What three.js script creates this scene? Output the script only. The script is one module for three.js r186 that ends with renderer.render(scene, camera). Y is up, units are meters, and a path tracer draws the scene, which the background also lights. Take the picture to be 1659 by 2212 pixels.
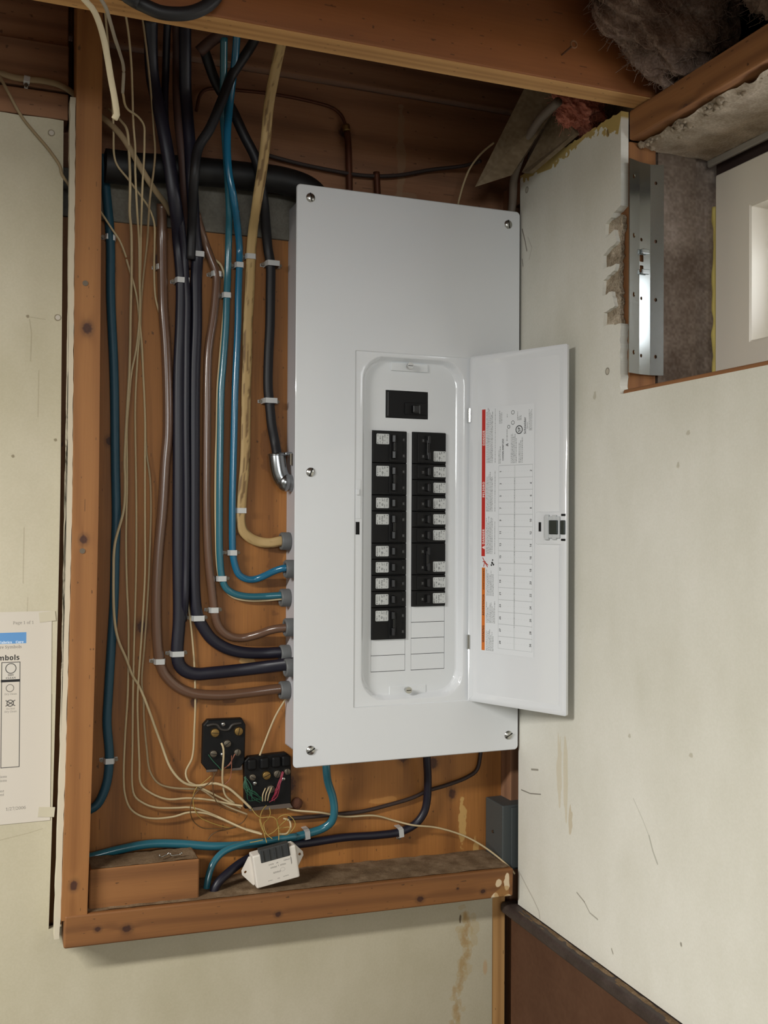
import * as THREE from 'three';
import { RoundedBoxGeometry } from 'three/addons/geometries/RoundedBoxGeometry.js';
import { mergeGeometries, mergeVertices, toCreasedNormals } from 'three/addons/utils/BufferGeometryUtils.js';
import { RectAreaLightUniformsLib } from 'three/addons/lights/RectAreaLightUniformsLib.js';

// ---------------------------------------------------------------- camera, sky, exposure
RectAreaLightUniformsLib.init();
const scene = new THREE.Scene();
const camera = new THREE.PerspectiveCamera(53.380, 1659 / 2212, 0.02, 60);
const eye = new THREE.Vector3(...[-0.8178, 1.45, 1.5745]);
camera.position.copy(eye);
camera.up.set(...[-0.0086, 0.9999, 0.0076]);
camera.lookAt(eye.clone().add(new THREE.Vector3(...[0.3618, 0.0102, -0.9322])));
camera.updateMatrixWorld();
const renderer = new THREE.WebGLRenderer({ antialias: true });
renderer.toneMapping = THREE.LinearToneMapping;
renderer.toneMappingExposure = 0.106;
renderer.shadowMap.enabled = true;
scene.background = new THREE.Color().setRGB(52, 53.5, 55);            // overcast daylight outside the window
const TUBE = { x0: -2.6, x1: -1.4, z0: 0.98, z1: 1.13, y: 1.985, nits: 1080, color: [1.0, 0.985, 0.94] };       // fluorescent fitting under the joists
const DAY = { x0: -2.1, x1: -0.5, y0: 1.62, y1: 2.12, z: 3.8, nits: 125, color: [0.95, 0.995, 1.0] };

// ---------------------------------------------------------------- helpers
const V = (p) => new THREE.Vector3(p[0], p[1], p[2]);
const taken = new Map();
function numbered(name) { const n = taken.get(name) || 0; taken.set(name, n + 1); return n ? `${name}_${String(n).padStart(3, '0')}` : name; }
function obj(name, geometry, material, parent = scene) {
  const m = new THREE.Mesh(Array.isArray(geometry) ? merge(geometry) : geometry, material);
  m.name = parent === scene ? numbered(name) : name;
  m.castShadow = m.receiveShadow = true;
  parent.add(m);
  return m;
}
function merge(list) {
  return mergeGeometries(list.map((g) => {
    const n = g.index ? g.toNonIndexed() : g;
    for (const k of Object.keys(n.attributes)) if (!['position', 'normal', 'uv'].includes(k)) n.deleteAttribute(k);
    if (!n.attributes.uv) n.setAttribute('uv', new THREE.BufferAttribute(new Float32Array(n.attributes.position.count * 2), 2));
    n.morphAttributes = {};
    return n;
  }));
}
function tag(o, label, category, group) { o.userData.label = label; o.userData.category = category; if (group) o.userData.group = group; return o; }
function struct(name, geometry, material, label) { const m = obj(name, geometry, material); m.userData.kind = 'structure'; if (label) m.userData.label = label; return m; }
function thing(name, label, category, at = [0, 0, 0], group) {
  const g = new THREE.Group(); g.name = numbered(name); g.position.set(...at); scene.add(g);
  return tag(g, label, category, group);
}
let seed = 7;
const rnd = () => { seed = (seed * 1664525 + 1013904223) >>> 0; return seed / 4294967296; };
const H = (x, y, s) => { let h = Math.imul(x, 374761393) ^ Math.imul(y, 668265263) ^ Math.imul(s, 974634777); h = Math.imul(h ^ (h >>> 13), 1274126177); h ^= h >>> 16; return (h >>> 0) / 4294967296; };
function noise(x, y, s = 0) {
  const xi = Math.floor(x), yi = Math.floor(y); let fx = x - xi, fy = y - yi;
  fx = fx * fx * (3 - 2 * fx); fy = fy * fy * (3 - 2 * fy);
  const a = H(xi, yi, s), b = H(xi + 1, yi, s), c = H(xi, yi + 1, s), d = H(xi + 1, yi + 1, s);
  return a + (b - a) * fx + (c - a) * fy + (a - b - c + d) * fx * fy;
}
const fbm = (x, y, s = 0, o = 4) => { let v = 0, a = 0.5, t = 0; for (let i = 0; i < o; i++) { v += a * noise(x, y, s + i * 17); t += a; x *= 2.03; y *= 2.03; a *= 0.5; } return v / t; };
const clamp = (v, a = 0, b = 1) => Math.min(b, Math.max(a, v));
const sstep = (a, b, v) => { const t = clamp((v - a) / (b - a)); return t * t * (3 - 2 * t); };

function dataTex(w, h, fn, srgb = true) {
  const d = new Uint8Array(w * h * 4), c = [0, 0, 0];
  for (let j = 0; j < h; j++) for (let i = 0; i < w; i++) {
    fn(i, j, c); const k = (j * w + i) * 4;
    d[k] = clamp(c[0], 0, 255); d[k + 1] = clamp(c[1], 0, 255); d[k + 2] = clamp(c[2], 0, 255); d[k + 3] = 255;
  }
  const t = new THREE.DataTexture(d, w, h, THREE.RGBAFormat);
  t.magFilter = THREE.LinearFilter; t.minFilter = THREE.LinearMipmapLinearFilter; t.generateMipmaps = true; t.wrapS = t.wrapT = THREE.MirroredRepeatWrapping;
  if (srgb) t.colorSpace = THREE.SRGBColorSpace;
  t.needsUpdate = true;
  return t;
}
// Sawn wood: W metres across the grain, L along it; knots are [across, along, radius]
function makeWood({ W, L, ppm = 900, pale, deep, rings = 55, knots = [], s = 1, fine = 1, blotch = 0.5, marks = [] }) {
  const w = Math.max(32, Math.round(W * ppm)), h = Math.max(64, Math.round(L * ppm));
  const map = dataTex(w, h, (i, j, c) => {
    const u = (i + 0.5) / w * W, v = (j + 0.5) / h * L;
    let d = u + 0.03 * (fbm(u * 5, v * 1.3, s, 3) - 0.5), core = 0, rim = 0;
    for (const [ku, kv, kr] of knots) {
      const dx = u - ku, dy = (v - kv) * 0.8, q = Math.hypot(dx, dy) / kr;
      d += Math.sign(dx || 1) * kr * 1.5 * Math.exp(-q * q * 0.22);
      core = Math.max(core, 1 - sstep(0.55, 1.0, q + 0.25 * (noise(u * 400, v * 400, s) - 0.5))); rim = Math.max(rim, Math.exp(-Math.pow((q - 1) / 0.45, 2)));
    }
    const st = 0.5 + 0.5 * Math.sin(d * rings * 6.2832 + 4 * fbm(u * 14, v * 2.2, s + 5, 2));
    const fi = noise(u * 900, v * 26, s + 9) - 0.5, bl = fbm(u * 9, v * 4, s + 13, 4) - 0.5;
    const t = clamp(0.15 + 0.5 * st * st + 0.22 * fi * fine + bl * blotch);
    for (let k = 0; k < 3; k++) c[k] = pale[k] + (deep[k] - pale[k]) * t;
    const sp = noise(u * 420, v * 75, s + 21) > 0.962 ? 0.66 : 1, f = (1 - 0.5 * core) * (1 - 0.14 * rim) * sp;
    c[0] *= f; c[1] *= f * (1 - 0.15 * core); c[2] *= f;
    for (const [mu, mv, ru, rv, col, a] of marks) {                       // paint, filler and plug patches with ragged outlines
      const q = Math.hypot((u - mu) / ru, (v - mv) / rv) + 0.9 * (fbm(u * 90, v * 90, s + 31, 3) - 0.5);
      const k = a * (1 - sstep(0.8, 0.95, q));
      if (k > 0) for (let n = 0; n < 3; n++) c[n] += (col[n] - c[n]) * k;
    }
  });
  map.userData = { W, L };
  return map;
}
function woodMat(map, rough = 0.72) { return new THREE.MeshStandardMaterial({ map, roughness: rough, bumpMap: map, bumpScale: 0.0004 }); }
// uv in metres by the face's main axis; grain names the axis along the grain; o is the point that maps to uv 0
function boxUV(geo, grain, map, o = [0, 0, 0]) {
  const g = geo.index ? geo.toNonIndexed() : geo, p = g.attributes.position, uv = new Float32Array(p.count * 2), { W, L } = map.userData;
  const ga = 'xyz'.indexOf(grain), A = new THREE.Vector3(), B = new THREE.Vector3(), C = new THREE.Vector3();
  for (let i = 0; i < p.count; i += 3) {
    A.fromBufferAttribute(p, i); B.fromBufferAttribute(p, i + 1); C.fromBufferAttribute(p, i + 2);
    const n = B.clone().sub(A).cross(C.clone().sub(A)), a = [Math.abs(n.x), Math.abs(n.y), Math.abs(n.z)], na = a.indexOf(Math.max(...a));
    let al = ga, ac = 3 - ga - na;
    if (na === ga) { al = (ga + 1) % 3; ac = (ga + 2) % 3; }
    for (let k = 0; k < 3; k++) {
      const q = [p.getX(i + k), p.getY(i + k), p.getZ(i + k)];
      uv[(i + k) * 2] = (q[ac] - o[ac]) / W; uv[(i + k) * 2 + 1] = (q[al] - o[al]) / L;
    }
  }
  g.setAttribute('uv', new THREE.BufferAttribute(uv, 2));
  return g;
}
const rbox = (w, h, d, r = 0.002, s = 2) => new RoundedBoxGeometry(w, h, d, s, Math.min(r, w / 2.01, h / 2.01, d / 2.01));
const bx = (x0, x1, y0, y1, z0, z1, r = 0.0015) => { const g = r ? rbox(x1 - x0, y1 - y0, z1 - z0, r) : new THREE.BoxGeometry(x1 - x0, y1 - y0, z1 - z0); return g.translate((x0 + x1) / 2, (y0 + y1) / 2, (z0 + z1) / 2); };
const cyl = (r, h, axis = 'z', seg = 20, r2 = r) => { const g = new THREE.CylinderGeometry(r2, r, h, seg); if (axis === 'z') g.rotateX(Math.PI / 2); if (axis === 'x') g.rotateZ(-Math.PI / 2); return g; };
const mat = (rgb, roughness = 0.6, o = {}) => new THREE.MeshPhysicalMaterial({ color: new THREE.Color(...rgb.map((v) => v / 255)).convertSRGBToLinear(), roughness, ...o });
const metal = (rgb, roughness = 0.3) => mat(rgb, roughness, { metalness: 1 });

// A cord swept along points: half width a in the wall's plane, half depth b out of it
function sweep(pts, a, b = a, { groove = 0, step = 0.006, seg = 12, out = [0, 0, 1], wob = 0, tint = null, s = 1 } = {}) {
  const curve = new THREE.CatmullRomCurve3(pts.map(V), false, 'centripetal'), n = Math.max(4, Math.ceil(curve.getLength() / step));
  const P = curve.getSpacedPoints(n), pos = [], col = [], idx = [], base = new THREE.Vector3(...out), B = new THREE.Vector3(), N = new THREE.Vector3(), T = new THREE.Vector3(), last = new THREE.Vector3(0, 1, 0);
  for (let i = 0; i <= n; i++) {
    T.subVectors(P[Math.min(n, i + 1)], P[Math.max(0, i - 1)]).normalize();
    B.copy(base).addScaledVector(T, -T.dot(base));
    if (B.length() < 0.25) B.copy(last).addScaledVector(T, -T.dot(last));
    B.normalize(); last.copy(B); N.crossVectors(T, B);
    for (let j = 0; j < seg; j++) {
      const an = j / seg * Math.PI * 2; let x = Math.cos(an), y = Math.sin(an), k = 1 - groove * Math.exp(-x * x / 0.05) * (y > 0 ? 1 : 0.6);
      k *= 1 + wob * (noise(i * 0.31, j * 0.9, s) - 0.5);
      pos.push(P[i].x + N.x * a * x * k + B.x * b * y * k, P[i].y + N.y * a * x * k + B.y * b * y * k, P[i].z + N.z * a * x * k + B.z * b * y * k);
      if (tint) { const d = sstep(tint.from, tint.from + 0.08, fbm(i * step * tint.along, j / seg * tint.around, s, 3)); for (let q = 0; q < 3; q++) col.push(1 + (tint.rgb[q] - 1) * d); }
      if (i < n) { const p = i * seg + j, q = i * seg + (j + 1) % seg; idx.push(p, q, p + seg, q, q + seg, p + seg); }
    }
  }
  for (const [i, r] of [[0, 0], [n, 1]]) {
    const c = pos.length / 3; pos.push(P[i].x, P[i].y, P[i].z); if (tint) col.push(1, 1, 1);
    for (let j = 0; j < seg; j++) { const p = i * seg + j, q = i * seg + (j + 1) % seg; r ? idx.push(c, p, q) : idx.push(c, q, p); }
  }
  const g = new THREE.BufferGeometry(); g.setAttribute('position', new THREE.Float32BufferAttribute(pos, 3)); if (tint) g.setAttribute('color', new THREE.Float32BufferAttribute(col, 3));
  g.setIndex(idx); g.computeVertexNormals();
  return g;
}
// rounded rectangle contour, nc points per corner
function rr(x0, x1, y0, y1, r, nc = 12) {
  const o = [];
  for (const [cx, cy, a0] of [[x1 - r, y1 - r, 0], [x0 + r, y1 - r, 90], [x0 + r, y0 + r, 180], [x1 - r, y0 + r, 270]])
    for (let i = 0; i <= nc; i++) { const a = (a0 + 90 * i / nc) * Math.PI / 180; o.push([cx + r * Math.cos(a), cy + r * Math.sin(a)]); }
  return o;
}
// skin between contours [points, z]
function loft(cs, crease = 0.6) {
  const n = cs[0][0].length, pos = [];
  for (let k = 0; k + 1 < cs.length; k++) for (let i = 0; i < n; i++) {
    const j = (i + 1) % n, [A, za] = cs[k], [B, zb] = cs[k + 1];
    const a = [...A[i], za], b = [...A[j], za], c = [...B[j], zb], d = [...B[i], zb];
    pos.push(...a, ...b, ...c, ...a, ...c, ...d);
  }
  const g = new THREE.BufferGeometry(); g.setAttribute('position', new THREE.Float32BufferAttribute(pos, 3));
  return toCreasedNormals(g, crease);
}
const shapeOf = (pts, holes = []) => { const s = new THREE.Shape(pts.map((p) => new THREE.Vector2(p[0], p[1]))); s.holes = holes.map((h) => new THREE.Path(h.map((p) => new THREE.Vector2(p[0], p[1])))); return s; };
const slab = (pts, holes, z0, z1, bevel = 0) => new THREE.ExtrudeGeometry(shapeOf(pts, holes), { depth: z1 - z0 - 2 * bevel, bevelEnabled: bevel > 0, bevelSize: bevel, bevelOffset: -bevel, bevelThickness: bevel, bevelSegments: 1, curveSegments: 8 }).translate(0, 0, z0 + bevel);
function swapXZ(geo) {                                                     // lays a slab drawn in (z, y) on a plane of constant x
  const g = geo.index ? geo.toNonIndexed() : geo, p = g.attributes.position, q = new Float32Array(p.count * 3);
  for (let i = 0; i < p.count; i++) { const j = i - (i % 3) + [0, 2, 1][i % 3]; q[j * 3] = p.getZ(i); q[j * 3 + 1] = p.getY(i); q[j * 3 + 2] = p.getX(i); }
  const o = new THREE.BufferGeometry(); o.setAttribute('position', new THREE.BufferAttribute(q, 3)); o.computeVertexNormals();
  return o;
}
function ragged(pts, amp, step, s) {                                       // breaks straight runs into a torn outline
  const o = [];
  pts.forEach((p, i) => { const q = pts[(i + 1) % pts.length], l = Math.hypot(q[0] - p[0], q[1] - p[1]), n = p[2] ? Math.max(1, Math.round(l / step)) : 1;
    for (let k = 0; k < n; k++) { const t = k / n, a = k ? amp : 0; o.push([p[0] + (q[0] - p[0]) * t + a * (noise(i * 9 + k * 1.7, 3, s) - 0.5), p[1] + (q[1] - p[1]) * t + a * (noise(i * 9 + k * 1.7, 8, s) - 0.5)]); } });
  return o;
}
function canvasTex(w, h, draw) { const c = document.createElement('canvas'); c.width = w; c.height = h; const x = c.getContext('2d'); draw(x, w, h); const t = new THREE.CanvasTexture(c); t.colorSpace = THREE.SRGBColorSpace; t.anisotropy = 8; t.wrapS = t.wrapT = THREE.MirroredRepeatWrapping; return t; }
// painted gypsum board over a region in metres, with marks drawn in metres
function boardTex(x0, x1, y0, y1, ppm, base, s, draw) {
  return canvasTex(Math.round((x1 - x0) * ppm), Math.round((y1 - y0) * ppm), (c, w, h) => {
    const im = c.createImageData(w, h);
    for (let j = 0; j < h; j++) for (let i = 0; i < w; i++) {
      const u = i / ppm, v = j / ppm, a = fbm(u * 6, v * 5, s, 5) - 0.5, b = noise(u * 520, v * 520, s + 3) - 0.5, d = fbm(u * 30, v * 12, s + 7, 3) - 0.5, k = (j * w + i) * 4;
      const e = a * 26 + b * 5 + d * 8; im.data[k] = base[0] + e; im.data[k + 1] = base[1] + e * 1.02; im.data[k + 2] = base[2] + e * 1.25; im.data[k + 3] = 255;
    }
    c.putImageData(im, 0, 0);
    c.setTransform(ppm, 0, 0, -ppm, -x0 * ppm, y1 * ppm); c.lineCap = 'round'; c.lineJoin = 'round';
    draw(c);
  });
}
const setUV = (g, fx) => { const p = g.attributes.position, uv = new Float32Array(p.count * 2); for (let i = 0; i < p.count; i++) { const [u, v] = fx(p.getX(i), p.getY(i), p.getZ(i)); uv[i * 2] = u; uv[i * 2 + 1] = v; } g.setAttribute('uv', new THREE.BufferAttribute(uv, 2)); return g; };
const line = (c, pts, w, col) => { c.strokeStyle = col; c.lineWidth = w; c.beginPath(); pts.forEach((p, i) => (i ? c.lineTo(p[0], p[1]) : c.moveTo(p[0], p[1]))); c.stroke(); };
const pairs = (a) => { const o = []; for (let i = 0; i < a.length; i += 2) o.push([a[i], a[i + 1]]); return o; };
function blot(c, x, y, rx, ry, col, n = 40, s = 1) {                       // ragged-edged stain
  c.fillStyle = col; c.beginPath();
  for (let i = 0; i <= n; i++) { const a = i / n * Math.PI * 2, k = 0.7 + 0.6 * noise(Math.cos(a) * 2.2 + 9, Math.sin(a) * 2.2 + 9, s); c.lineTo(x + Math.cos(a) * rx * k, y + Math.sin(a) * ry * k); }
  c.fill();
}
const ring = (c, x, y, r, w, col) => { c.strokeStyle = col; c.lineWidth = w; c.beginPath(); c.arc(x, y, r, 0, 7); c.stroke(); };

// ---------------------------------------------------------------- materials
const fir = makeWood({ W: 0.3, L: 1.6, pale: [160, 110, 66], deep: [118, 77, 45], rings: 42, s: 3, knots: [[0.05, 0.3, 0.011], [0.21, 0.92, 0.014], [0.12, 1.4, 0.009]] });
const oldFir = makeWood({ W: 0.3, L: 1.6, pale: [154, 112, 82], deep: [112, 78, 56], rings: 34, s: 11, blotch: 1.1, knots: [[0.08, 0.5, 0.013], [0.24, 1.2, 0.012]] });
const greyWood = makeWood({ W: 0.2, L: 0.8, pale: [196, 150, 94], deep: [150, 106, 60], rings: 50, s: 19, blotch: 1.0 });
const M = {
  galv: mat([206, 208, 207], 0.38, { metalness: 0.35 }), hingeSteel: metal([206, 207, 206], 0.16),
  fir: woodMat(fir), oldFir: woodMat(oldFir, 0.85), greyWood: woodMat(greyWood, 0.9),
  white: mat([228, 231, 234], 0.4, { clearcoat: 1, clearcoatRoughness: 0.07 }), whiteFlat: mat([224, 227, 229], 0.5), boxGrey: mat([196, 195, 199], 0.4),
  black: mat([14, 14, 15], 0.55, { specularIntensity: 0.55 }), blackHandle: mat([8, 8, 9], 0.35), dark: mat([10, 9, 8], 0.9),
  steel: metal([196, 196, 192], 0.28), zinc: metal([178, 184, 184], 0.24), nail: metal([120, 112, 100], 0.5), brass: metal([150, 122, 74], 0.5), castZinc: metal([160, 164, 166], 0.26),
  connector: mat([104, 106, 106], 0.5), greyBox: mat([72, 77, 77], 0.55), slate: mat([112, 108, 98], 0.9),
  teal: mat([42, 104, 120], 0.24, { clearcoat: 0.6, clearcoatRoughness: 0.12 }), blue: mat([24, 102, 136], 0.24, { clearcoat: 0.6, clearcoatRoughness: 0.12 }), blueOld: mat([24, 70, 88], 0.5),
  navy: mat([23, 22, 36], 0.42), blackCord: mat([23, 22, 25], 0.5), brown: mat([100, 72, 55], 0.3, { clearcoat: 0.5, clearcoatRoughness: 0.15 }), brownOld: mat([74, 50, 42], 0.6),
  cream: mat([188, 169, 132], 0.6), creamDark: mat([152, 132, 100], 0.65), tan: new THREE.MeshStandardMaterial({ color: new THREE.Color(0.47, 0.32, 0.135), roughness: 0.6, vertexColors: true }),
  pipe: mat([13, 12, 12], 0.55), copper: mat([86, 48, 30], 0.5, { metalness: 0.5 }),
  gypsum: mat([198, 190, 178], 0.95), hardboard: mat([132, 78, 48], 0.75),
  green: mat([44, 92, 70], 0.5), red: mat([146, 42, 64], 0.5), yellow: mat([160, 134, 66], 0.5), brownWire: mat([92, 66, 36], 0.5),
};
const speck = (rgb, amp, f, s, rough = 0.9, W = 0.6, bump = 0.001) => {
  const n = 512, t = dataTex(n, n, (i, j, c) => { const u = i / n * W, v = j / n * W, e = (fbm(u * f, v * f, s, 5) - 0.5) * 2 * amp + (noise(u * f * 14, v * f * 14, s + 3) - 0.5) * amp * 0.7; for (let k = 0; k < 3; k++) c[k] = rgb[k] + e; });
  t.userData = { W, L: W };
  return new THREE.MeshStandardMaterial({ map: t, roughness: rough, bumpMap: t, bumpScale: bump });
};
M.concrete = speck([118, 104, 92], 36, 22, 41, 0.95, 0.5, 0.003);
M.plaster = speck([172, 158, 138], 40, 40, 47, 0.95, 0.4, 0.004);
M.hardboard = speck([84, 52, 31], 10, 16, 53, 0.7, 0.8, 0.0003);
M.floor = speck([112, 111, 108], 18, 8, 59, 0.9, 1.2, 0.001);
M.paintedWall = speck([206, 204, 194], 10, 5, 61, 0.85, 1.5, 0.0004);
M.dust = speck([112, 90, 64], 34, 60, 67, 1, 0.3, 0.002);
M.batt = speck([140, 120, 108], 44, 34, 71, 1, 0.3, 0.004);
M.pinkBatt = speck([196, 124, 104], 34, 40, 73, 1, 0.3, 0.004);
M.rawGypsum = speck([160, 146, 126], 70, 60, 49, 0.95, 0.3, 0.004);
M.ledge = speck([62, 50, 45], 16, 40, 79, 0.6, 0.4, 0.0005);
M.kraft = speck([112, 96, 74], 24, 18, 83, 0.9, 0.4, 0.001);
M.vinyl = mat([234, 228, 214], 0.35);
const uvBox = (g, m, grain = 'y', o = [0, 0, 0]) => boxUV(g, grain, m.map, o);

// ---------------------------------------------------------------- the room around
struct('floor', uvBox(bx(-5.2, 0.3, -0.12, 0, -0.3, 4.0, 0), M.floor), M.floor, 'grey concrete basement floor');
struct('ceiling', uvBox(bx(-5.2, 0.4, 2.24, 2.3, -0.3, 4.0, 0), M.oldFir, 'x'), M.oldFir, 'underside of the brown subfloor boards');
struct('wall_left', uvBox(bx(-5.2, -5.0, 0, 2.24, -0.3, 4.0, 0), M.paintedWall), M.paintedWall, 'cream painted side wall');
{ // far wall with a daylight window
  const { x0, x1, y0, y1, z } = DAY;
  struct('wall_front', uvBox(merge([bx(-5.0, x0, 0, 2.24, z, z + 0.15, 0), bx(x1, 0.4, 0, 2.24, z, z + 0.15, 0), bx(x0, x1, 0, y0, z, z + 0.15, 0), bx(x0, x1, y1, 2.24, z, z + 0.15, 0)]), M.paintedWall), M.paintedWall, 'cream painted far wall with a wide window');
  const g = new THREE.Group(); g.name = 'window_2'; g.userData = { kind: 'structure', label: 'wide daylight window in the far wall' }; scene.add(g);
  obj('window_frame', [bx(x0, x1, y0, y0 + 0.04, z + 0.03, z + 0.08), bx(x0, x1, y1 - 0.04, y1, z + 0.03, z + 0.08), bx(x0, x0 + 0.04, y0, y1, z + 0.03, z + 0.08), bx(x1 - 0.04, x1, y0, y1, z + 0.03, z + 0.08)], M.vinyl, g);
  obj('frosted_pane', bx(x0 + 0.03, x1 - 0.03, y0 + 0.03, y1 - 0.03, z + 0.05, z + 0.056, 0), new THREE.MeshStandardMaterial({ color: 0xdddddd, emissive: new THREE.Color(...DAY.color), emissiveIntensity: 8, roughness: 0.6 }), g);
  const l = new THREE.RectAreaLight(new THREE.Color(...DAY.color), DAY.nits, x1 - x0 - 0.1, y1 - y0 - 0.1);
  l.position.set((x0 + x1) / 2, (y0 + y1) / 2, z + 0.025); l.castShadow = true; scene.add(l);              // faces -z, into the room
}
{ // fluorescent fitting, shining down
  const { x0, x1, z0, z1, y } = TUBE, t = thing('ceiling_lamp', 'long white fluorescent fitting hung under the joists', 'lamp', [(x0 + x1) / 2, y, (z0 + z1) / 2]);
  const w = x1 - x0, d = z1 - z0;
  obj('housing', [rbox(w + 0.04, 0.012, d + 0.03, 0.003).translate(0, 0.038, 0), rbox(w + 0.04, 0.04, 0.01, 0.003).translate(0, 0.022, d / 2 + 0.011), rbox(w + 0.04, 0.04, 0.01, 0.003).translate(0, 0.022, -d / 2 - 0.011), rbox(0.01, 0.04, d + 0.03, 0.003).translate(w / 2 + 0.015, 0.022, 0), rbox(0.01, 0.04, d + 0.03, 0.003).translate(-w / 2 - 0.015, 0.022, 0)], M.whiteFlat, t);
  obj('diffuser', new THREE.BoxGeometry(w, 0.004, d).translate(0, 0.008, 0), new THREE.MeshStandardMaterial({ color: 0xf0f0f0, emissive: new THREE.Color(...TUBE.color), emissiveIntensity: 12, roughness: 0.5 }), t);
  const l = new THREE.RectAreaLight(new THREE.Color(...TUBE.color), TUBE.nits, w, d); l.rotation.x = -Math.PI / 2; l.position.y = 0.004; l.castShadow = true; t.add(l);
}

// ---------------------------------------------------------------- back wall: sheathing, framing, board
const plyKnots = [[0.62, 0.12, 0.008], [0.1, 0.42, 0.009], [0.33, 0.16, 0.016], [0.42, 0.22, 0.007], [0.53, 0.19, 0.01], [0.585, 0.175, 0.009], [0.18, 0.3, 0.007], [0.05, 0.7, 0.006], [0.12, 0.98, 0.008], [0.28, 0.55, 0.006]];
const ply = makeWood({ W: 0.8, L: 1.1, ppm: 1300, pale: [168, 111, 53], deep: [118, 73, 31], rings: 13, s: 23, knots: plyKnots, blotch: 0.9, fine: 1.3,
  marks: [[0.265, 0.36, 0.013, 0.009, [196, 160, 104], 0.8], [0.235, 0.3, 0.01, 0.004, [90, 50, 22], 0.6], [0.5, 0.12, 0.03, 0.006, [206, 150, 84], 0.5], [0.64, 0.07, 0.008, 0.05, [212, 178, 112], 0.7], [0.665, 0.02, 0.006, 0.03, [212, 178, 112], 0.6], [0.3, 0.7, 0.02, 0.05, [92, 54, 24], 0.35], [0.31, 0.5, 0.016, 0.07, [88, 52, 22], 0.3]] });
M.ply = woodMat(ply, 0.55);
struct('wall_back', boxUV(bx(-5.0, 0.062, 0, 1.93, -0.018, 0, 0), 'y', ply, [-0.7, 0.87, 0]), M.ply, 'orange plywood sheathing at the back of the open wall bay');
const rim = makeWood({ W: 0.3, L: 1.0, ppm: 1000, pale: [152, 108, 78], deep: [108, 74, 52], rings: 16, s: 29, blotch: 1.0, knots: [[0.12, 0.42, 0.01], [0.03, 0.22, 0.006]],
  marks: [[0.1, 0.52, 0.09, 0.009, [150, 128, 100], 0.4], [0.02, 0.53, 0.02, 0.02, [150, 128, 100], 0.35]] });
M.rim = woodMat(rim, 0.8);
struct('trim_1', boxUV(bx(-5.0, 0.062, 1.968, 2.163, -0.04, 0, 0.002), 'x', rim, [-0.7, 1.968, 0]), M.rim, 'dark brown rim joist above the wall bay');
struct('trim_2', boxUV(bx(-5.0, 0.062, 2.166, 2.24, -0.04, 0.012, 0.002), 'x', oldFir, [-0.5, 2.0, 0]), M.oldFir, 'upper brown blocking under the subfloor');
M.slate = speck([112, 108, 98], 16, 30, 89, 0.9, 0.4, 0.0008);
struct('trim_3', uvBox(bx(-5.0, 0.062, 1.90, 1.972, -0.03, 0.006, 0.002), M.slate, 'x'), M.slate, 'grey weathered board between plywood and rim joist');
struct('trim_4', uvBox(bx(-5.0, -0.716, 2.025, 2.063, 0.0, 0.05, 0.002), M.oldFir, 'x', [0.1, 2.0, 0]), M.oldFir, 'brown lower top plate above the left board');
struct('trim_5', uvBox(bx(-5.0, -0.716, 2.066, 2.132, 0.0, 0.052, 0.002), M.oldFir, 'x', [0.4, 1.93, 0]), M.oldFir, 'brown upper top plate');
struct('trim_6', uvBox(bx(-5.0, -0.716, 2.135, 2.24, 0.0, 0.04, 0.002), M.oldFir, 'x', [0.9, 1.93, 0]), M.oldFir, 'brown header board under the subfloor');
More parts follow.
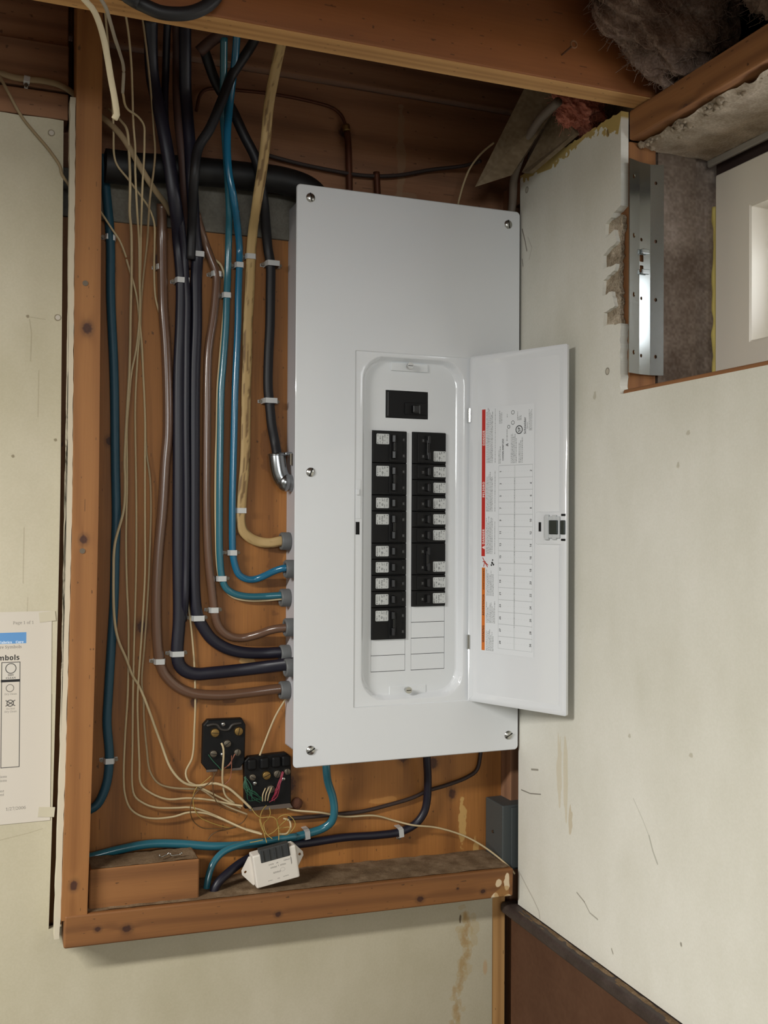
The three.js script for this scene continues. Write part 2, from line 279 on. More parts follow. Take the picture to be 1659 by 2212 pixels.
{
  const R = [-0.86, -0.02, 0.5, 2.04], tex = boardTex(...R, 1250, [194, 186, 162], 5, (c) => {
    const g1 = 'rgba(96,84,60,0.55)', g2 = 'rgba(120,108,84,0.3)';
    for (const [x, y] of [[-0.7392, 2.0022], [-0.7283, 1.7395]]) { blot(c, x, y, 0.004, 0.005, 'rgba(120,106,82,0.35)', 24, 3); ring(c, x, y, 0.0042, 0.0012, 'rgba(92,80,60,0.6)'); }
    for (const [x, y] of [[-0.7867, 1.5404], [-0.7688, 1.7383], [-0.73, 1.5651]]) blot(c, x, y, 0.0022, 0.0022, g1, 12, 6);
    line(c, [[-0.7663, 1.7339], [-0.7636, 1.7145], [-0.7645, 1.6751]], 0.0014, g2); line(c, [[-0.7651, 1.7373], [-0.7452, 1.7355]], 0.0012, g2); line(c, [[-0.7533, 1.6627], [-0.754, 1.597]], 0.001, g2);
    line(c, [[-0.7712, 1.4398], [-0.7718, 1.3617]], 0.0012, g2); line(c, [[-0.7654, 1.342], [-0.7664, 1.3127]], 0.001, g2); line(c, [[-0.732, 1.2035], [-0.7331, 1.0333]], 0.0014, 'rgba(120,110,90,0.35)');
    line(c, [[-0.7992, 1.0045], [-0.7627, 1.0103], [-0.7429, 1.0147]], 0.0012, g2);
    const st = pairs([-0.0765, 0.8051, -0.0714, 0.7869, -0.0814, 0.7685, -0.0695, 0.7455, -0.0829, 0.7263, -0.0811, 0.7033, -0.0928, 0.6824, -0.0876, 0.6551, -0.0967, 0.6287, -0.1024, 0.6085]);
    for (let i = 0; i < 90; i++) { const k = i % (st.length - 1), q = rnd(), x = st[k][0] + (st[k + 1][0] - st[k][0]) * q, y = st[k][1] + (st[k + 1][1] - st[k][1]) * q; blot(c, x - 0.004 + (rnd() - 0.5) * 0.006 * (1 + k * 0.25), y, 0.002 + 0.0035 * rnd(), 0.003 + 0.006 * rnd(), 'rgba(164,132,78,0.2)', 30, i); }
    for (let i = 0; i < 26; i++) blot(c, st[i % st.length][0] + (rnd() - 0.6) * 0.02, st[i % st.length][1] + (rnd() - 0.5) * 0.03, 0.003 + rnd() * 0.006, 0.004 + rnd() * 0.01, 'rgba(174,142,86,0.22)', 24, i);
    blot(c, -0.09, 0.7993, 0.002, 0.008, 'rgba(70,54,36,0.7)', 20, 4);
    for (let i = 0; i < 18; i++) blot(c, -0.0438, 0.7127, 0.004, 0.012, 'rgba(176,150,104,0.04)', 20, i);
  });
  const [x0, x1, y0, y1] = R;
  const outline = ragged([[-5.0, 0], [-0.031, 0], [-0.031, 0.872], ...Array.from({ length: 40 }, (_, i) => { const y = 0.872 + i / 39 * 1.15; return [-0.7228 - 0.0105 * Math.pow(clamp((1.53 - y) / 0.64, 0, 1.1), 1.45), y, 1]; }), [-5.0, 2.022]], 0.002, 0.02, 4);
  const m = struct('wall_back_board', setUV(slab(outline, [], 0.043, 0.055), (x, y) => [(x - x0) / (x1 - x0), (y - y0) / (y1 - y0)]), new THREE.MeshStandardMaterial({ map: tex, roughness: 0.8 }), 'cream painted gypsum board beside and below the open bay, stained at lower corner');
  for (const [x, y] of [[-0.7392, 2.0022], [-0.7283, 1.7395]]) obj('screw_dimple', cyl(0.0035, 0.0006, 'z', 16).translate(x, y, 0.0552), M.gypsum, m);
}
// wall stud with its strip of board
const studTex = makeWood({ W: 0.06, L: 1.4, ppm: 1300, pale: [158, 107, 58], deep: [130, 83, 41], rings: 38, s: 37, blotch: 0.5, knots: [[0.03, 0.835, 0.0075], [0.028, 0.54, 0.006], [0.008, 1.1, 0.004], [0.028, 0.06, 0.006]] });
M.stud = woodMat(studTex, 0.62);
{
  const bow = (g, y0) => { const p = g.attributes.position; for (let i = 0; i < p.count; i++) p.setX(i, p.getX(i) - 0.0115 * Math.pow(clamp((1.53 - p.getY(i) - y0) / 0.64, 0, 1.1), 1.45)); return g; };   // the stud bows toward its foot
  const t = thing('wall_stud', 'tall orange wooden stud edging the open wall bay', 'stud', [-0.6912, 0.897, 0.0535]);
  obj('timber', bow(boxUV(merge(Array.from({ length: 24 }, (_, i) => new THREE.BoxGeometry(0.0345, 1.341 / 24, 0.1).translate(0, (i + 0.5) * 1.341 / 24, -0.005))), 'y', studTex, [-0.03, -0.013, 0]), 0.897), M.stud, t);
  for (const [dx, dy] of [[-0.0035, 0.885], [-0.0045, 0.511]]) obj('nail_head', cyl(0.0038, 0.001, 'z', 14).translate(dx, dy, 0.0455), mat([104, 92, 76], 0.6), t);
  const s = thing('board_strip', 'narrow torn strip of cream gypsum board along the wooden stud', 'board strip', [-0.7125, 0.868, 0.0725]);
  const e = Array.from({ length: 90 }, (_, i) => i / 89 * 1.178);
  obj('gypsum', bow(slab([...e.map((y) => [0.0038 + 0.0014 * (noise(y * 90, 2, 5) - 0.5), y]), ...e.slice().reverse().map((y) => [-0.0034 + 0.001 * (noise(y * 60, 7, 5) - 0.5), y])], [], -0.0125, 0.0125), 0.868), mat([206, 198, 176], 0.9), s);
}
// bottom rail with its dust
const railTex = makeWood({ W: 0.06, L: 0.75, ppm: 1500, pale: [138, 91, 48], deep: [104, 65, 32], rings: 44, s: 43, blotch: 0.6, knots: [[0.026, 0.085, 0.006], [0.03, 0.045, 0.004], [0.022, 0.305, 0.0045], [0.02, 0.535, 0.0055], [0.021, 0.645, 0.0042], [0.03, 0.6, 0.002]],
  marks: [[0.03, 0.672, 0.008, 0.006, [226, 206, 172], 0.9], [0.031, 0.688, 0.014, 0.006, [232, 214, 182], 0.9], [0.008, 0.668, 0.009, 0.008, [232, 214, 180], 0.9], [0.006, 0.69, 0.006, 0.011, [232, 214, 180], 0.9], [0.016, 0.68, 0.012, 0.014, [176, 132, 74], 0.5]] });
M.rail = woodMat(railTex, 0.65);
{
  const t = thing('bottom_rail', 'thick orange wooden ledge across the foot of the open bay, dusty on top', 'ledge', [-0.366, 0.873, 0.05]);
  t.rotation.z = -0.0225;
  obj('timber', boxUV(bx(-0.35, 0.35, -0.0225, 0.0225, -0.05, 0.05, 0.003), 'x', railTex, [-0.35, -0.03, -0.02]), M.rail, t);
  const n = 70, k = 12, g = new THREE.PlaneGeometry(0.69, 0.092, n, k).rotateX(-Math.PI / 2).translate(0, 0.0226, -0.003), p = g.attributes.position;
  for (let i = 0; i < p.count; i++) { const x = p.getX(i), z = p.getZ(i); p.setY(i, 0.0219 + 0.0034 * fbm(x * 60 + 20, z * 60 + 9, 3, 4)); }
  g.computeVertexNormals();
  obj('dust', uvBox(g, M.dust, 'x'), M.dust, t).userData.kind = 'stuff';
}
{ // short block lying behind the rail
  const t = thing('wood_block', 'short rough-sawn wooden block in the corner of the bay under two loose staples', 'wood block', [-0.604, 0.897, 0.055]);
  t.rotation.z = -0.012;
  const blockTex = makeWood({ W: 0.08, L: 0.2, ppm: 2400, pale: [146, 98, 54], deep: [110, 70, 37], rings: 26, s: 51, blotch: 1.3 });
  obj('timber', boxUV(bx(-0.078, 0.078, 0, 0.06, -0.03, 0.028, 0.003), 'x', blockTex, [-0.08, 0, 0]), woodMat(blockTex, 0.8), t);
  const g = new THREE.PlaneGeometry(0.15, 0.054, 30, 10).rotateX(-Math.PI / 2), p = g.attributes.position; for (let i = 0; i < p.count; i++) p.setY(i, 0.0595 + 0.003 * fbm(p.getX(i) * 80 + 20, p.getZ(i) * 80 + 9, 5, 4)); g.computeVertexNormals();
  obj('dust', uvBox(g, M.dust, 'x'), M.dust, t).userData.kind = 'stuff';
  const loose = (x, z, a, label) => { const s = thing('loose_staple', label, 'staple', [x, 0.9625, z]); s.rotation.y = a; obj('wire', sweep([[-0.008, 0.004, 0], [-0.007, 0.0005, 0], [0, 0, 0], [0.007, 0.0005, 0], [0.009, 0.003, 0.002]], 0.0012, 0.0012, { step: 0.001, seg: 8 }), M.steel, s); };
  loose(-0.576, 0.072, 0.6, 'bright metal staple lying bent on the wooden block'); loose(-0.559, 0.074, 0.1, 'bright metal staple lying straight on the wooden block');
}
tag(obj('wood_post', uvBox(bx(-0.031, -0.006, 0, 0.845, 0.0, 0.054, 0.002), M.greyWood, 'y', [0.1, 0.2, 0]), M.greyWood), 'pale tan wooden post below the right end of the rail', 'post');

// ---------------------------------------------------------------- right wall: board, ledge, wainscot, framing
{
  const R = [0.06, 0.76, 0.79, 2.05], tex = boardTex(...R, 1350, [226, 224, 212], 8, (c) => {
    const g1 = 'rgba(80,72,58,0.5)', g2 = 'rgba(110,102,84,0.32)';
    line(c, [[0.0918, 1.9358], [0.1013, 1.9141], [0.1077, 1.8958]], 0.0022, 'rgba(70,60,46,0.65)'); line(c, [[0.1106, 1.9179], [0.1244, 1.8969], [0.1154, 1.8803]], 0.0012, g2); line(c, [[0.0922, 1.8858], [0.0954, 1.8736]], 0.002, g1);
    for (const [x, y] of [[0.1069, 1.9964], [0.3418, 1.6664]]) { ring(c, x, y, 0.0046, 0.0014, 'rgba(86,76,60,0.7)'); blot(c, x, y, 0.004, 0.004, 'rgba(150,136,112,0.4)', 20, 2); }
    line(c, [[0.1294, 1.0538], [0.1501, 1.0578]], 0.003, g1); line(c, [[0.0961, 1.0129], [0.1252, 1.0141], [0.1591, 1.0211]], 0.0016, 'rgba(60,54,44,0.6)');
    line(c, [[0.0941, 0.8747], [0.1127, 0.8627], [0.137, 0.8486], [0.1547, 0.8357], [0.1577, 0.8251]], 0.0024, g2);
    line(c, [[0.4071, 1.0775], [0.4281, 1.0551], [0.4425, 1.0371]], 0.0012, 'rgba(120,120,104,0.3)'); line(c, [[0.4425, 1.0371], [0.4507, 1.02], [0.4607, 1.0062]], 0.0026, 'rgba(110,108,94,0.35)');
    line(c, [[0.266, 0.9027], [0.2862, 0.8961]], 0.0018, g1); line(c, [[0.2862, 0.8961], [0.301, 0.8852], [0.3215, 0.8833]], 0.002, 'rgba(96,92,78,0.45)');
    line(c, [[0.3565, 0.8547], [0.3599, 0.8496]], 0.0022, g1); blot(c, 0.5096, 0.9204, 0.0018, 0.003, g1, 12, 2);
    for (const [x, y, a, b] of [[0.31, 1.6351, 0.004, 0.006], [0.5219, 1.5644, 0.004, 0.003], [0.5018, 1.5247, 0.003, 0.004], [0.3981, 1.1603, 0.003, 0.003], [0.5287, 1.1619, 0.004, 0.003]]) blot(c, x, y, a, b, 'rgba(150,140,116,0.35)', 18, 7);
    blot(c, 0.2149, 1.0747, 0.007, 0.05, 'rgba(200,182,146,0.35)', 40, 75);
    blot(c, 0.2473, 1.0058, 0.006, 0.02, 'rgba(176,148,104,0.35)', 30, 71); blot(c, 0.2338, 1.058, 0.007, 0.06, 'rgba(196,174,132,0.3)', 40, 73);
    // torn paper showing the tan face along the top edge
    c.fillStyle = 'rgb(188,162,96)'; c.beginPath();
    const top = [[0.3774, 2.0294], [0.3664, 1.9958], [0.3258, 2.0135], [0.2893, 2.0218], [0.2381, 2.0131], [0.2057, 2.0132], [0.1919, 2.0054], [0.1098, 2.0153], [0.0848, 2.0201], [0.0783, 2.0438]];
    top.forEach((p, i) => (i ? c.lineTo(p[0], p[1]) : c.moveTo(p[0], p[1]))); c.fill();
    for (let i = 0; i < 40; i++) { const k = 1 + Math.floor(rnd() * 7), p = top[k], q = top[k + 1], t = rnd(); blot(c, p[0] + (q[0] - p[0]) * t, p[1] + (q[1] - p[1]) * t, 0.003 + 0.004 * rnd(), 0.002 + 0.004 * rnd(), rnd() < 0.5 ? 'rgb(186,160,98)' : 'rgb(226,224,212)', 16, i); }
    line(c, [[0.34, 2.0105], [0.3423, 2.003]], 0.004, 'rgba(120,96,60,0.8)');
  });
  const [x0, x1, y0, y1] = R, E = 0.3735;
  const notch = [[E, 1.729, 1], [0.331, 1.732, 1], [0.332, 1.752, 1], [0.36, 1.756, 1], [0.352, 1.778, 1], [0.328, 1.776, 1], [0.330, 1.798, 1], [0.358, 1.806, 1], [0.362, 1.815, 1], [0.331, 1.814, 1], [0.330, 1.834, 1], [0.364, 1.846, 1], [0.358, 1.864, 1], [0.334, 1.858, 1], [0.336, 1.878, 1], [E, 1.894, 0]];
  const outline = ragged([[0.0865, 0.8225], [3.8, 0.8225], [3.8, 2.026], [1.16, 2.026], [1.16, 1.630], [0.3735, 1.630, 1], ...notch, [E, 2.026, 1], [0.0845, 2.026]], 0.0035, 0.006, 14);
  const g = swapXZ(slab(outline, [], 0, 0.0125));
  setUV(g, (x, y, z) => [(z - x0) / (x1 - x0), (y - y0) / (y1 - y0)]);
  struct('wall_right', g, new THREE.MeshStandardMaterial({ map: tex, roughness: 0.8 }), 'cream painted gypsum board of the right wall, torn beside the window');
  const core = ragged([[0.324, 1.722, 1], [0.366, 1.722, 1], [0.362, 1.80, 1], [0.370, 1.88, 1], [0.326, 1.884, 1]], 0.008, 0.006, 21);
  obj('gypsum_core', uvBox(swapXZ(slab(core, [], 0.006, 0.0123)), M.rawGypsum), M.rawGypsum, scene.getObjectByName('wall_right')).userData.label = 'bare gypsum in the torn notches';
}
struct('trim_7', uvBox(bx(-0.02, 0.012, 0.803, 0.821, 0.06, 3.8, 0.006), M.ledge, 'z'), M.ledge, 'dark brown dusty ledge between board and hardboard');
{ // dust caught on the ledge
  const g = new THREE.PlaneGeometry(0.012, 1.1, 6, 160).rotateX(-Math.PI / 2).translate(-0.0075, 0, 0.66), p = g.attributes.position; for (let i = 0; i < p.count; i++) p.setY(i, 0.8198 + 0.0034 * fbm(p.getX(i) * 160 + 9, p.getZ(i) * 70 + 4, 5, 4) * (p.getX(i) > -0.008 ? 1 : 0.6)); g.computeVertexNormals();
  obj('dust', uvBox(g, M.dust, 'z'), M.dust, scene.getObjectByName('trim_7')).userData.kind = 'stuff';
}
struct('wall_right_wainscot', uvBox(bx(-0.0075, 0, 0, 0.803, 0.077, 3.8, 0), M.hardboard), M.hardboard, 'rust brown hardboard panel under the dark ledge');
struct('trim_8', uvBox(bx(0.0125, 0.1, 1.986, 2.0275, 0.374, 3.8, 0.003), M.fir, 'z', [0, 1.93, 0.2]), M.fir, 'orange wooden top plate over the window');
struct('trim_9', uvBox(bx(0.013, 0.058, 0.82, 1.985, 0.326, 0.375, 0.002), M.fir, 'y', [0.2, 0, 0.1]), M.fir, 'brown wooden stud end beside the window');
struct('trim_10', uvBox(bx(0.003, 0.1, 1.6, 1.636, 0.376, 1.16, 0.002), M.fir, 'z', [0.05, 0, 0]), M.fir, 'orange wooden sill plate under the window');
struct('trim_11', uvBox(merge([bx(0.0125, 0.05, 0.0, 2.027, 0.0, 0.036, 0.002), bx(0.0125, 0.05, 1.989, 2.027, 0.036, 0.336, 0.002)]), M.oldFir, 'y'), M.oldFir, 'dark brown corner stud and plate behind the right board');
struct('wall_right_foundation', uvBox(merge([bx(0.064, 0.129, 0, 2.24, -0.3, 0.3715, 0), bx(0.129, 0.3, 0, 2.24, -0.3, 0.362, 0), bx(0.1, 0.3, 0, 1.632, 0.362, 1.16, 0), bx(0.062, 0.3, 0, 2.24, 1.16, 3.95, 0), bx(0.1, 0.3, 2.03, 2.24, 0.3715, 1.16, 0)]), M.concrete), M.concrete, 'grey dusty concrete jamb and foundation wall');
{ // crumbling plaster soffit over the window
  const n = 110, k = 18, g = new THREE.PlaneGeometry(0.8, 0.15, n, k).rotateX(Math.PI / 2).rotateY(Math.PI / 2), p = g.attributes.position;
  g.translate(0.1, 1.974, 0.772);
  for (let i = 0; i < p.count; i++) {
    const x = p.getX(i), z = p.getZ(i), e = clamp((0.05 - x) / 0.03);
    p.setY(i, 1.9765 + 0.004 * (fbm(x * 60, z * 60, 5, 4) - 0.5) + e * 0.009 + (x > 0.13 ? 0.0 : 0) - 0.008 * e * Math.pow(noise(z * 95, x * 95, 6), 2.2));
    if (x < 0.03) p.setX(i, 0.027 + 0.010 * (fbm(z * 40, 3, 8, 3) - 0.5));
  }
  g.computeVertexNormals();
  const m = struct('trim_12', uvBox(g, M.plaster, 'z'), M.plaster, 'crumbling grey plaster over the window');
  for (let i = 0; i < 64; i++) { const r = 0.0018 + 0.0042 * rnd() * rnd(), z = 0.38 + 0.42 * Math.pow(rnd(), 1.6), c = mergeVertices(((g) => { g.deleteAttribute('normal'); g.deleteAttribute('uv'); return g; })(new THREE.IcosahedronGeometry(r, 2)), 1e-6), q = c.attributes.position; for (let j = 0; j < q.count; j++) { const s = 0.75 + 0.6 * noise(q.getX(j) * 400 + i * 7, q.getY(j) * 400 + q.getZ(j) * 300, i); q.setXYZ(j, q.getX(j) * s, q.getY(j) * s, q.getZ(j) * s); } c.computeVertexNormals(); obj('plaster_lump', c.translate(0.028 + 0.03 * rnd() * rnd(), 1.977 + 0.004 * rnd(), z), M.plaster, m); }
  struct('trim_13', uvBox(bx(0.1, 0.3, 1.978, 2.03, 0.3715, 1.16, 0), M.concrete), M.concrete, 'dark concrete lintel over the window');
  struct('trim_14', bx(0.148, 0.154, 1.966, 1.9765, 0.372, 1.16, 0.002), mat([150, 144, 134], 0.6), 'grey bead along the head of the window');
  struct('trim_15', uvBox(bx(0.165, 0.2, 1.94, 1.98, 0.372, 1.16, 0), M.oldFir, 'z'), mat([58, 42, 38], 0.8), 'dark gap filler above the window frame');
}
{ // window
  const g = new THREE.Group(); g.name = 'window_1'; g.userData = { kind: 'structure', label: 'off-white vinyl basement window with foam along its edge' }; scene.add(g);
  const x0 = 0.152, x1 = 0.235, z0 = 0.3855, z1 = 1.1, y0 = 1.637, y1 = 1.951, a = 0.07;
  const frame = loft([[rr(z0, z1, y0, y1, 0.001, 1), 0.09], [rr(z0, z1, y0, y1, 0.001, 1), 0.0015], [rr(z0 + 0.0015, z1 - 0.0015, y0 + 0.0015, y1 - 0.0015, 0.001, 1), 0], [rr(z0 + a, z1 - a, y0 + 0.062, y1 - 0.062, 0.001, 1), 0], [rr(z0 + a + 0.003, z1 - a - 0.003, y0 + 0.065, y1 - 0.065, 0.001, 1), 0.002], [rr(z0 + a + 0.006, z1 - a - 0.006, y0 + 0.068, y1 - 0.068, 0.001, 1), 0.07]]);
  obj('window_frame', swapXZ(frame).translate(x0, 0, 0), M.vinyl, g);
  const s = 0.05; const sz0 = z0 + a + 0.004, sz1 = z1 - a - 0.004, sy0 = y0 + 0.066, sy1 = y1 - 0.066;
  const sash = loft([[rr(sz0, sz1, sy0, sy1, 0.001, 1), 0.025], [rr(sz0, sz1, sy0, sy1, 0.001, 1), 0.0], [rr(sz0 + s, sz1 - s, sy0 + 0.03, sy1 - 0.03, 0.002, 1), 0.0], [rr(sz0 + s + 0.006, sz1 - s - 0.006, sy0 + 0.036, sy1 - 0.036, 0.002, 1), 0.012]]);
  obj('sash', swapXZ(sash).translate(0.204, 0, 0), M.vinyl, g);
  obj('pane', bx(0.215, 0.219, sy0 + 0.02, sy1 - 0.02, sz0 + 0.03, sz1 - 0.03, 0), mat([255, 255, 255], 0.02, { transmission: 1, thickness: 0 }), g);
  obj('foam_strip', sweep(Array.from({ length: 16 }, (_, i) => [0.156 + 0.003 * noise(i, 2, 3), 1.66 + i * 0.0165, 0.379 + 0.002 * noise(i * 1.3, 5, 3)]), 0.0045, 0.005, { wob: 0.5, step: 0.004 }), mat([206, 190, 110], 0.9), g);
}
{ // bent galvanised plate on the stud beside the window
  const t = thing('galvanized_plate', 'bent galvanized metal plate with punched holes beside the window', 'metal plate', [0, 1.658, 0]);
  const face = (name, ax, az, cx, cz, holes, label) => {
    const w = Math.hypot(cx - ax, cz - az), hs = holes.map(([s, y, r, q]) => (q ? rr(s - r, s + r, y - q, y + q, Math.min(r, q) * 0.25, 3) : Array.from({ length: 14 }, (_, i) => [s + r * 0.8 * Math.cos(-i / 14 * 6.2832), y + r * Math.sin(-i / 14 * 6.2832)])));
    const g = slab([[0, 0], [w, 0], [w, 0.296], [0, 0.296]], hs, -0.0012, 0);
    const m = obj(name, g, M.zinc, t); m.position.set(ax, 0, az); m.rotation.y = -Math.atan2(cz - az, cx - ax);
    if (label) m.userData.label = label; return m;
  };
  const ys = [0.026, 0.106, 0.188, 0.27];
  face('side_flange', 0.0015, 0.3925, 0.0235, 0.3845, ys.map((y) => [0.0105, y + 0.003, 0.0034]));
  face('main_face', 0.0235, 0.3845, 0.0435, 0.3815, [...ys.slice(0, 3).map((y) => [0.0035, y, 0.0026]), [0.004, 0.162, 0.0035, 0.005], [0.004, 0.147, 0.0035, 0.005]]);
  face('return_face', 0.0435, 0.3815, 0.0625, 0.3865, [...ys.map((y) => [0.008, y, 0.0026])]);
  for (const y of [0.171, 0.143]) obj('tab', rbox(0.012, 0.007, 0.004, 0.001).translate(0.0318, y, 0.3865), M.zinc, t);
}

// ---------------------------------------------------------------- overhead: joist, insulation, boards
const joistTex = makeWood({ W: 0.22, L: 1.2, ppm: 900, pale: [158, 98, 52], deep: [118, 70, 36], rings: 9, s: 57, blotch: 0.8, knots: [[0.1, 0.86, 0.006], [0.14, 0.64, 0.005], [0.12, 0.99, 0.005], [0.06, 0.3, 0.01]] });
M.joist = woodMat(joistTex, 0.72);
struct('trim_16', boxUV(bx(-5.0, 0.058, 2.0295, 2.238, 0.381, 0.419, 0.003), 'x', joistTex, [-1.16, 2.03, 0.2]), M.joist, 'long brown floor joist crossing overhead');
obj('bottom_edge', uvBox(bx(-5.0, 0.057, 2.0283, 2.0297, 0.3825, 0.4175, 0), M.greyWood, 'x'), M.greyWood, scene.getObjectByName('trim_16')).userData.label = 'paler underside';  // thin strip under the joist in a paler wood tone
for (let i = 0; i < 7; i++) { const z = 0.8 + 0.4 * i; struct(`trim_${18 + i}`, boxUV(bx(-5.0, 0.058, 2.0295, 2.238, z, z + 0.038, 0), 'x', joistTex, [-1.16 + z, 2.03, 0.2]), M.joist, 'brown floor joist overhead, behind the camera'); }
function lump(r, sc, s, amp = 0.5, f = 3) {
  const raw = new THREE.IcosahedronGeometry(1, 44); raw.deleteAttribute('normal'); raw.deleteAttribute('uv'); const g = mergeVertices(raw, 1e-5), p = g.attributes.position;
  for (let i = 0; i < p.count; i++) { const x = p.getX(i), y = p.getY(i), z = p.getZ(i), k = r * (1 + amp * (fbm(x * f + 7, y * f + z * f * 0.7 + 3, s, 5) - 0.5) * 2); p.setXYZ(i, x * k * sc[0], y * k * sc[1], z * k * sc[2]); }
  g.computeVertexNormals();
  return g;
}
function fibres(geo, n, len, s) {                                          // loose fibres standing out of a batt
  const p = geo.attributes.position, nn = geo.attributes.normal, list = []; let q = s;
  const R = () => { q = (q * 1664525 + 1013904223) >>> 0; return q / 4294967296; };
  for (let i = 0; i < n; i++) {
    const k = Math.floor(R() * p.count), a = new THREE.Vector3().fromBufferAttribute(p, k), d = new THREE.Vector3().fromBufferAttribute(nn, k), w = new THREE.Vector3(R() - 0.5, R() - 0.5, R() - 0.5).multiplyScalar(2), l = len * (0.4 + R());
    const b = a.clone().addScaledVector(d, l * 0.35).addScaledVector(w, l * 0.4), c = b.clone().addScaledVector(w, l * 0.7).addScaledVector(d, (R() - 0.6) * l * 0.6);
    list.push(sweep([a.toArray(), b.toArray(), c.toArray()], 0.00028, 0.00028, { seg: 3, step: l / 4 }));
  }
  return merge(list);
}
function batt(name, label, geo, m, at, n, len, s, group) {
  const t = thing(name, label, 'insulation', at, group);
  obj('wool', uvBox(geo, m), m, t); obj('fibres', fibres(geo, n, len, s), m, t).userData.kind = 'stuff';
}
batt('insulation_wad', 'pink glass-fibre wad poking out behind the joist', lump(0.046, [0.9, 0.8, 0.6], 3, 0.4, 3), M.pinkBatt, [0.004, 2.0746, 0.26], 900, 0.007, 5);
batt('insulation_batt', 'dusty grey-brown insulation stuffed into the corner above the top plate', lump(0.112, [1.0, 0.85, 0.4], 5, 0.34, 3.2), M.batt, [0.02, 2.135, 0.464], 2600, 0.011, 7);
batt('insulation_batt', 'dusty grey-brown insulation running on above the window plate', lump(0.15, [0.66, 0.62, 1.05], 9, 0.34, 3.4), M.batt, [0.085, 2.13, 0.705], 2600, 0.011, 9);
struct('trim_17', bx(0.1, 0.3, 2.03, 2.24, 0.37, 3.9, 0), M.oldFir, 'dark rim board above the right wall');
function quadBoard(q, th) {                                                // a board through four corners with thickness
  const [a, b, c, d] = q.map(V), n = b.clone().sub(a).cross(d.clone().sub(a)).normalize().multiplyScalar(th), pos = [], P = [a, b, c, d], Q = P.map((p) => p.clone().sub(n));
  const quad = (w, x, y, z) => pos.push(...w.toArray(), ...x.toArray(), ...y.toArray(), ...w.toArray(), ...y.toArray(), ...z.toArray());
  quad(P[0], P[1], P[2], P[3]); quad(Q[3], Q[2], Q[1], Q[0]); for (let i = 0; i < 4; i++) quad(P[(i + 1) % 4], P[i], Q[i], Q[(i + 1) % 4]);
  const g = new THREE.BufferGeometry(); g.setAttribute('position', new THREE.Float32BufferAttribute(pos, 3)); g.computeVertexNormals(); return g;
}
tag(obj('kraft_flap', uvBox(quadBoard([[-0.091, 1.9918, 0.1], [-0.0524, 1.9996, 0.15], [-0.0262, 2.0882, 0.27], [-0.0638, 2.116, 0.22]], 0.012), M.kraft, 'y'), M.kraft), 'grey-tan board leaning diagonally behind the joist', 'board');
tag(obj('kraft_flap', uvBox(quadBoard([[-0.0388, 2.0033, 0.16], [-0.0376, 1.9971, 0.18], [-0.0093, 2.0314, 0.27], [-0.0224, 2.0823, 0.24]], 0.008), M.kraft, 'y'), M.kraft), 'smaller tan paper flap under the pink insulation', 'board');

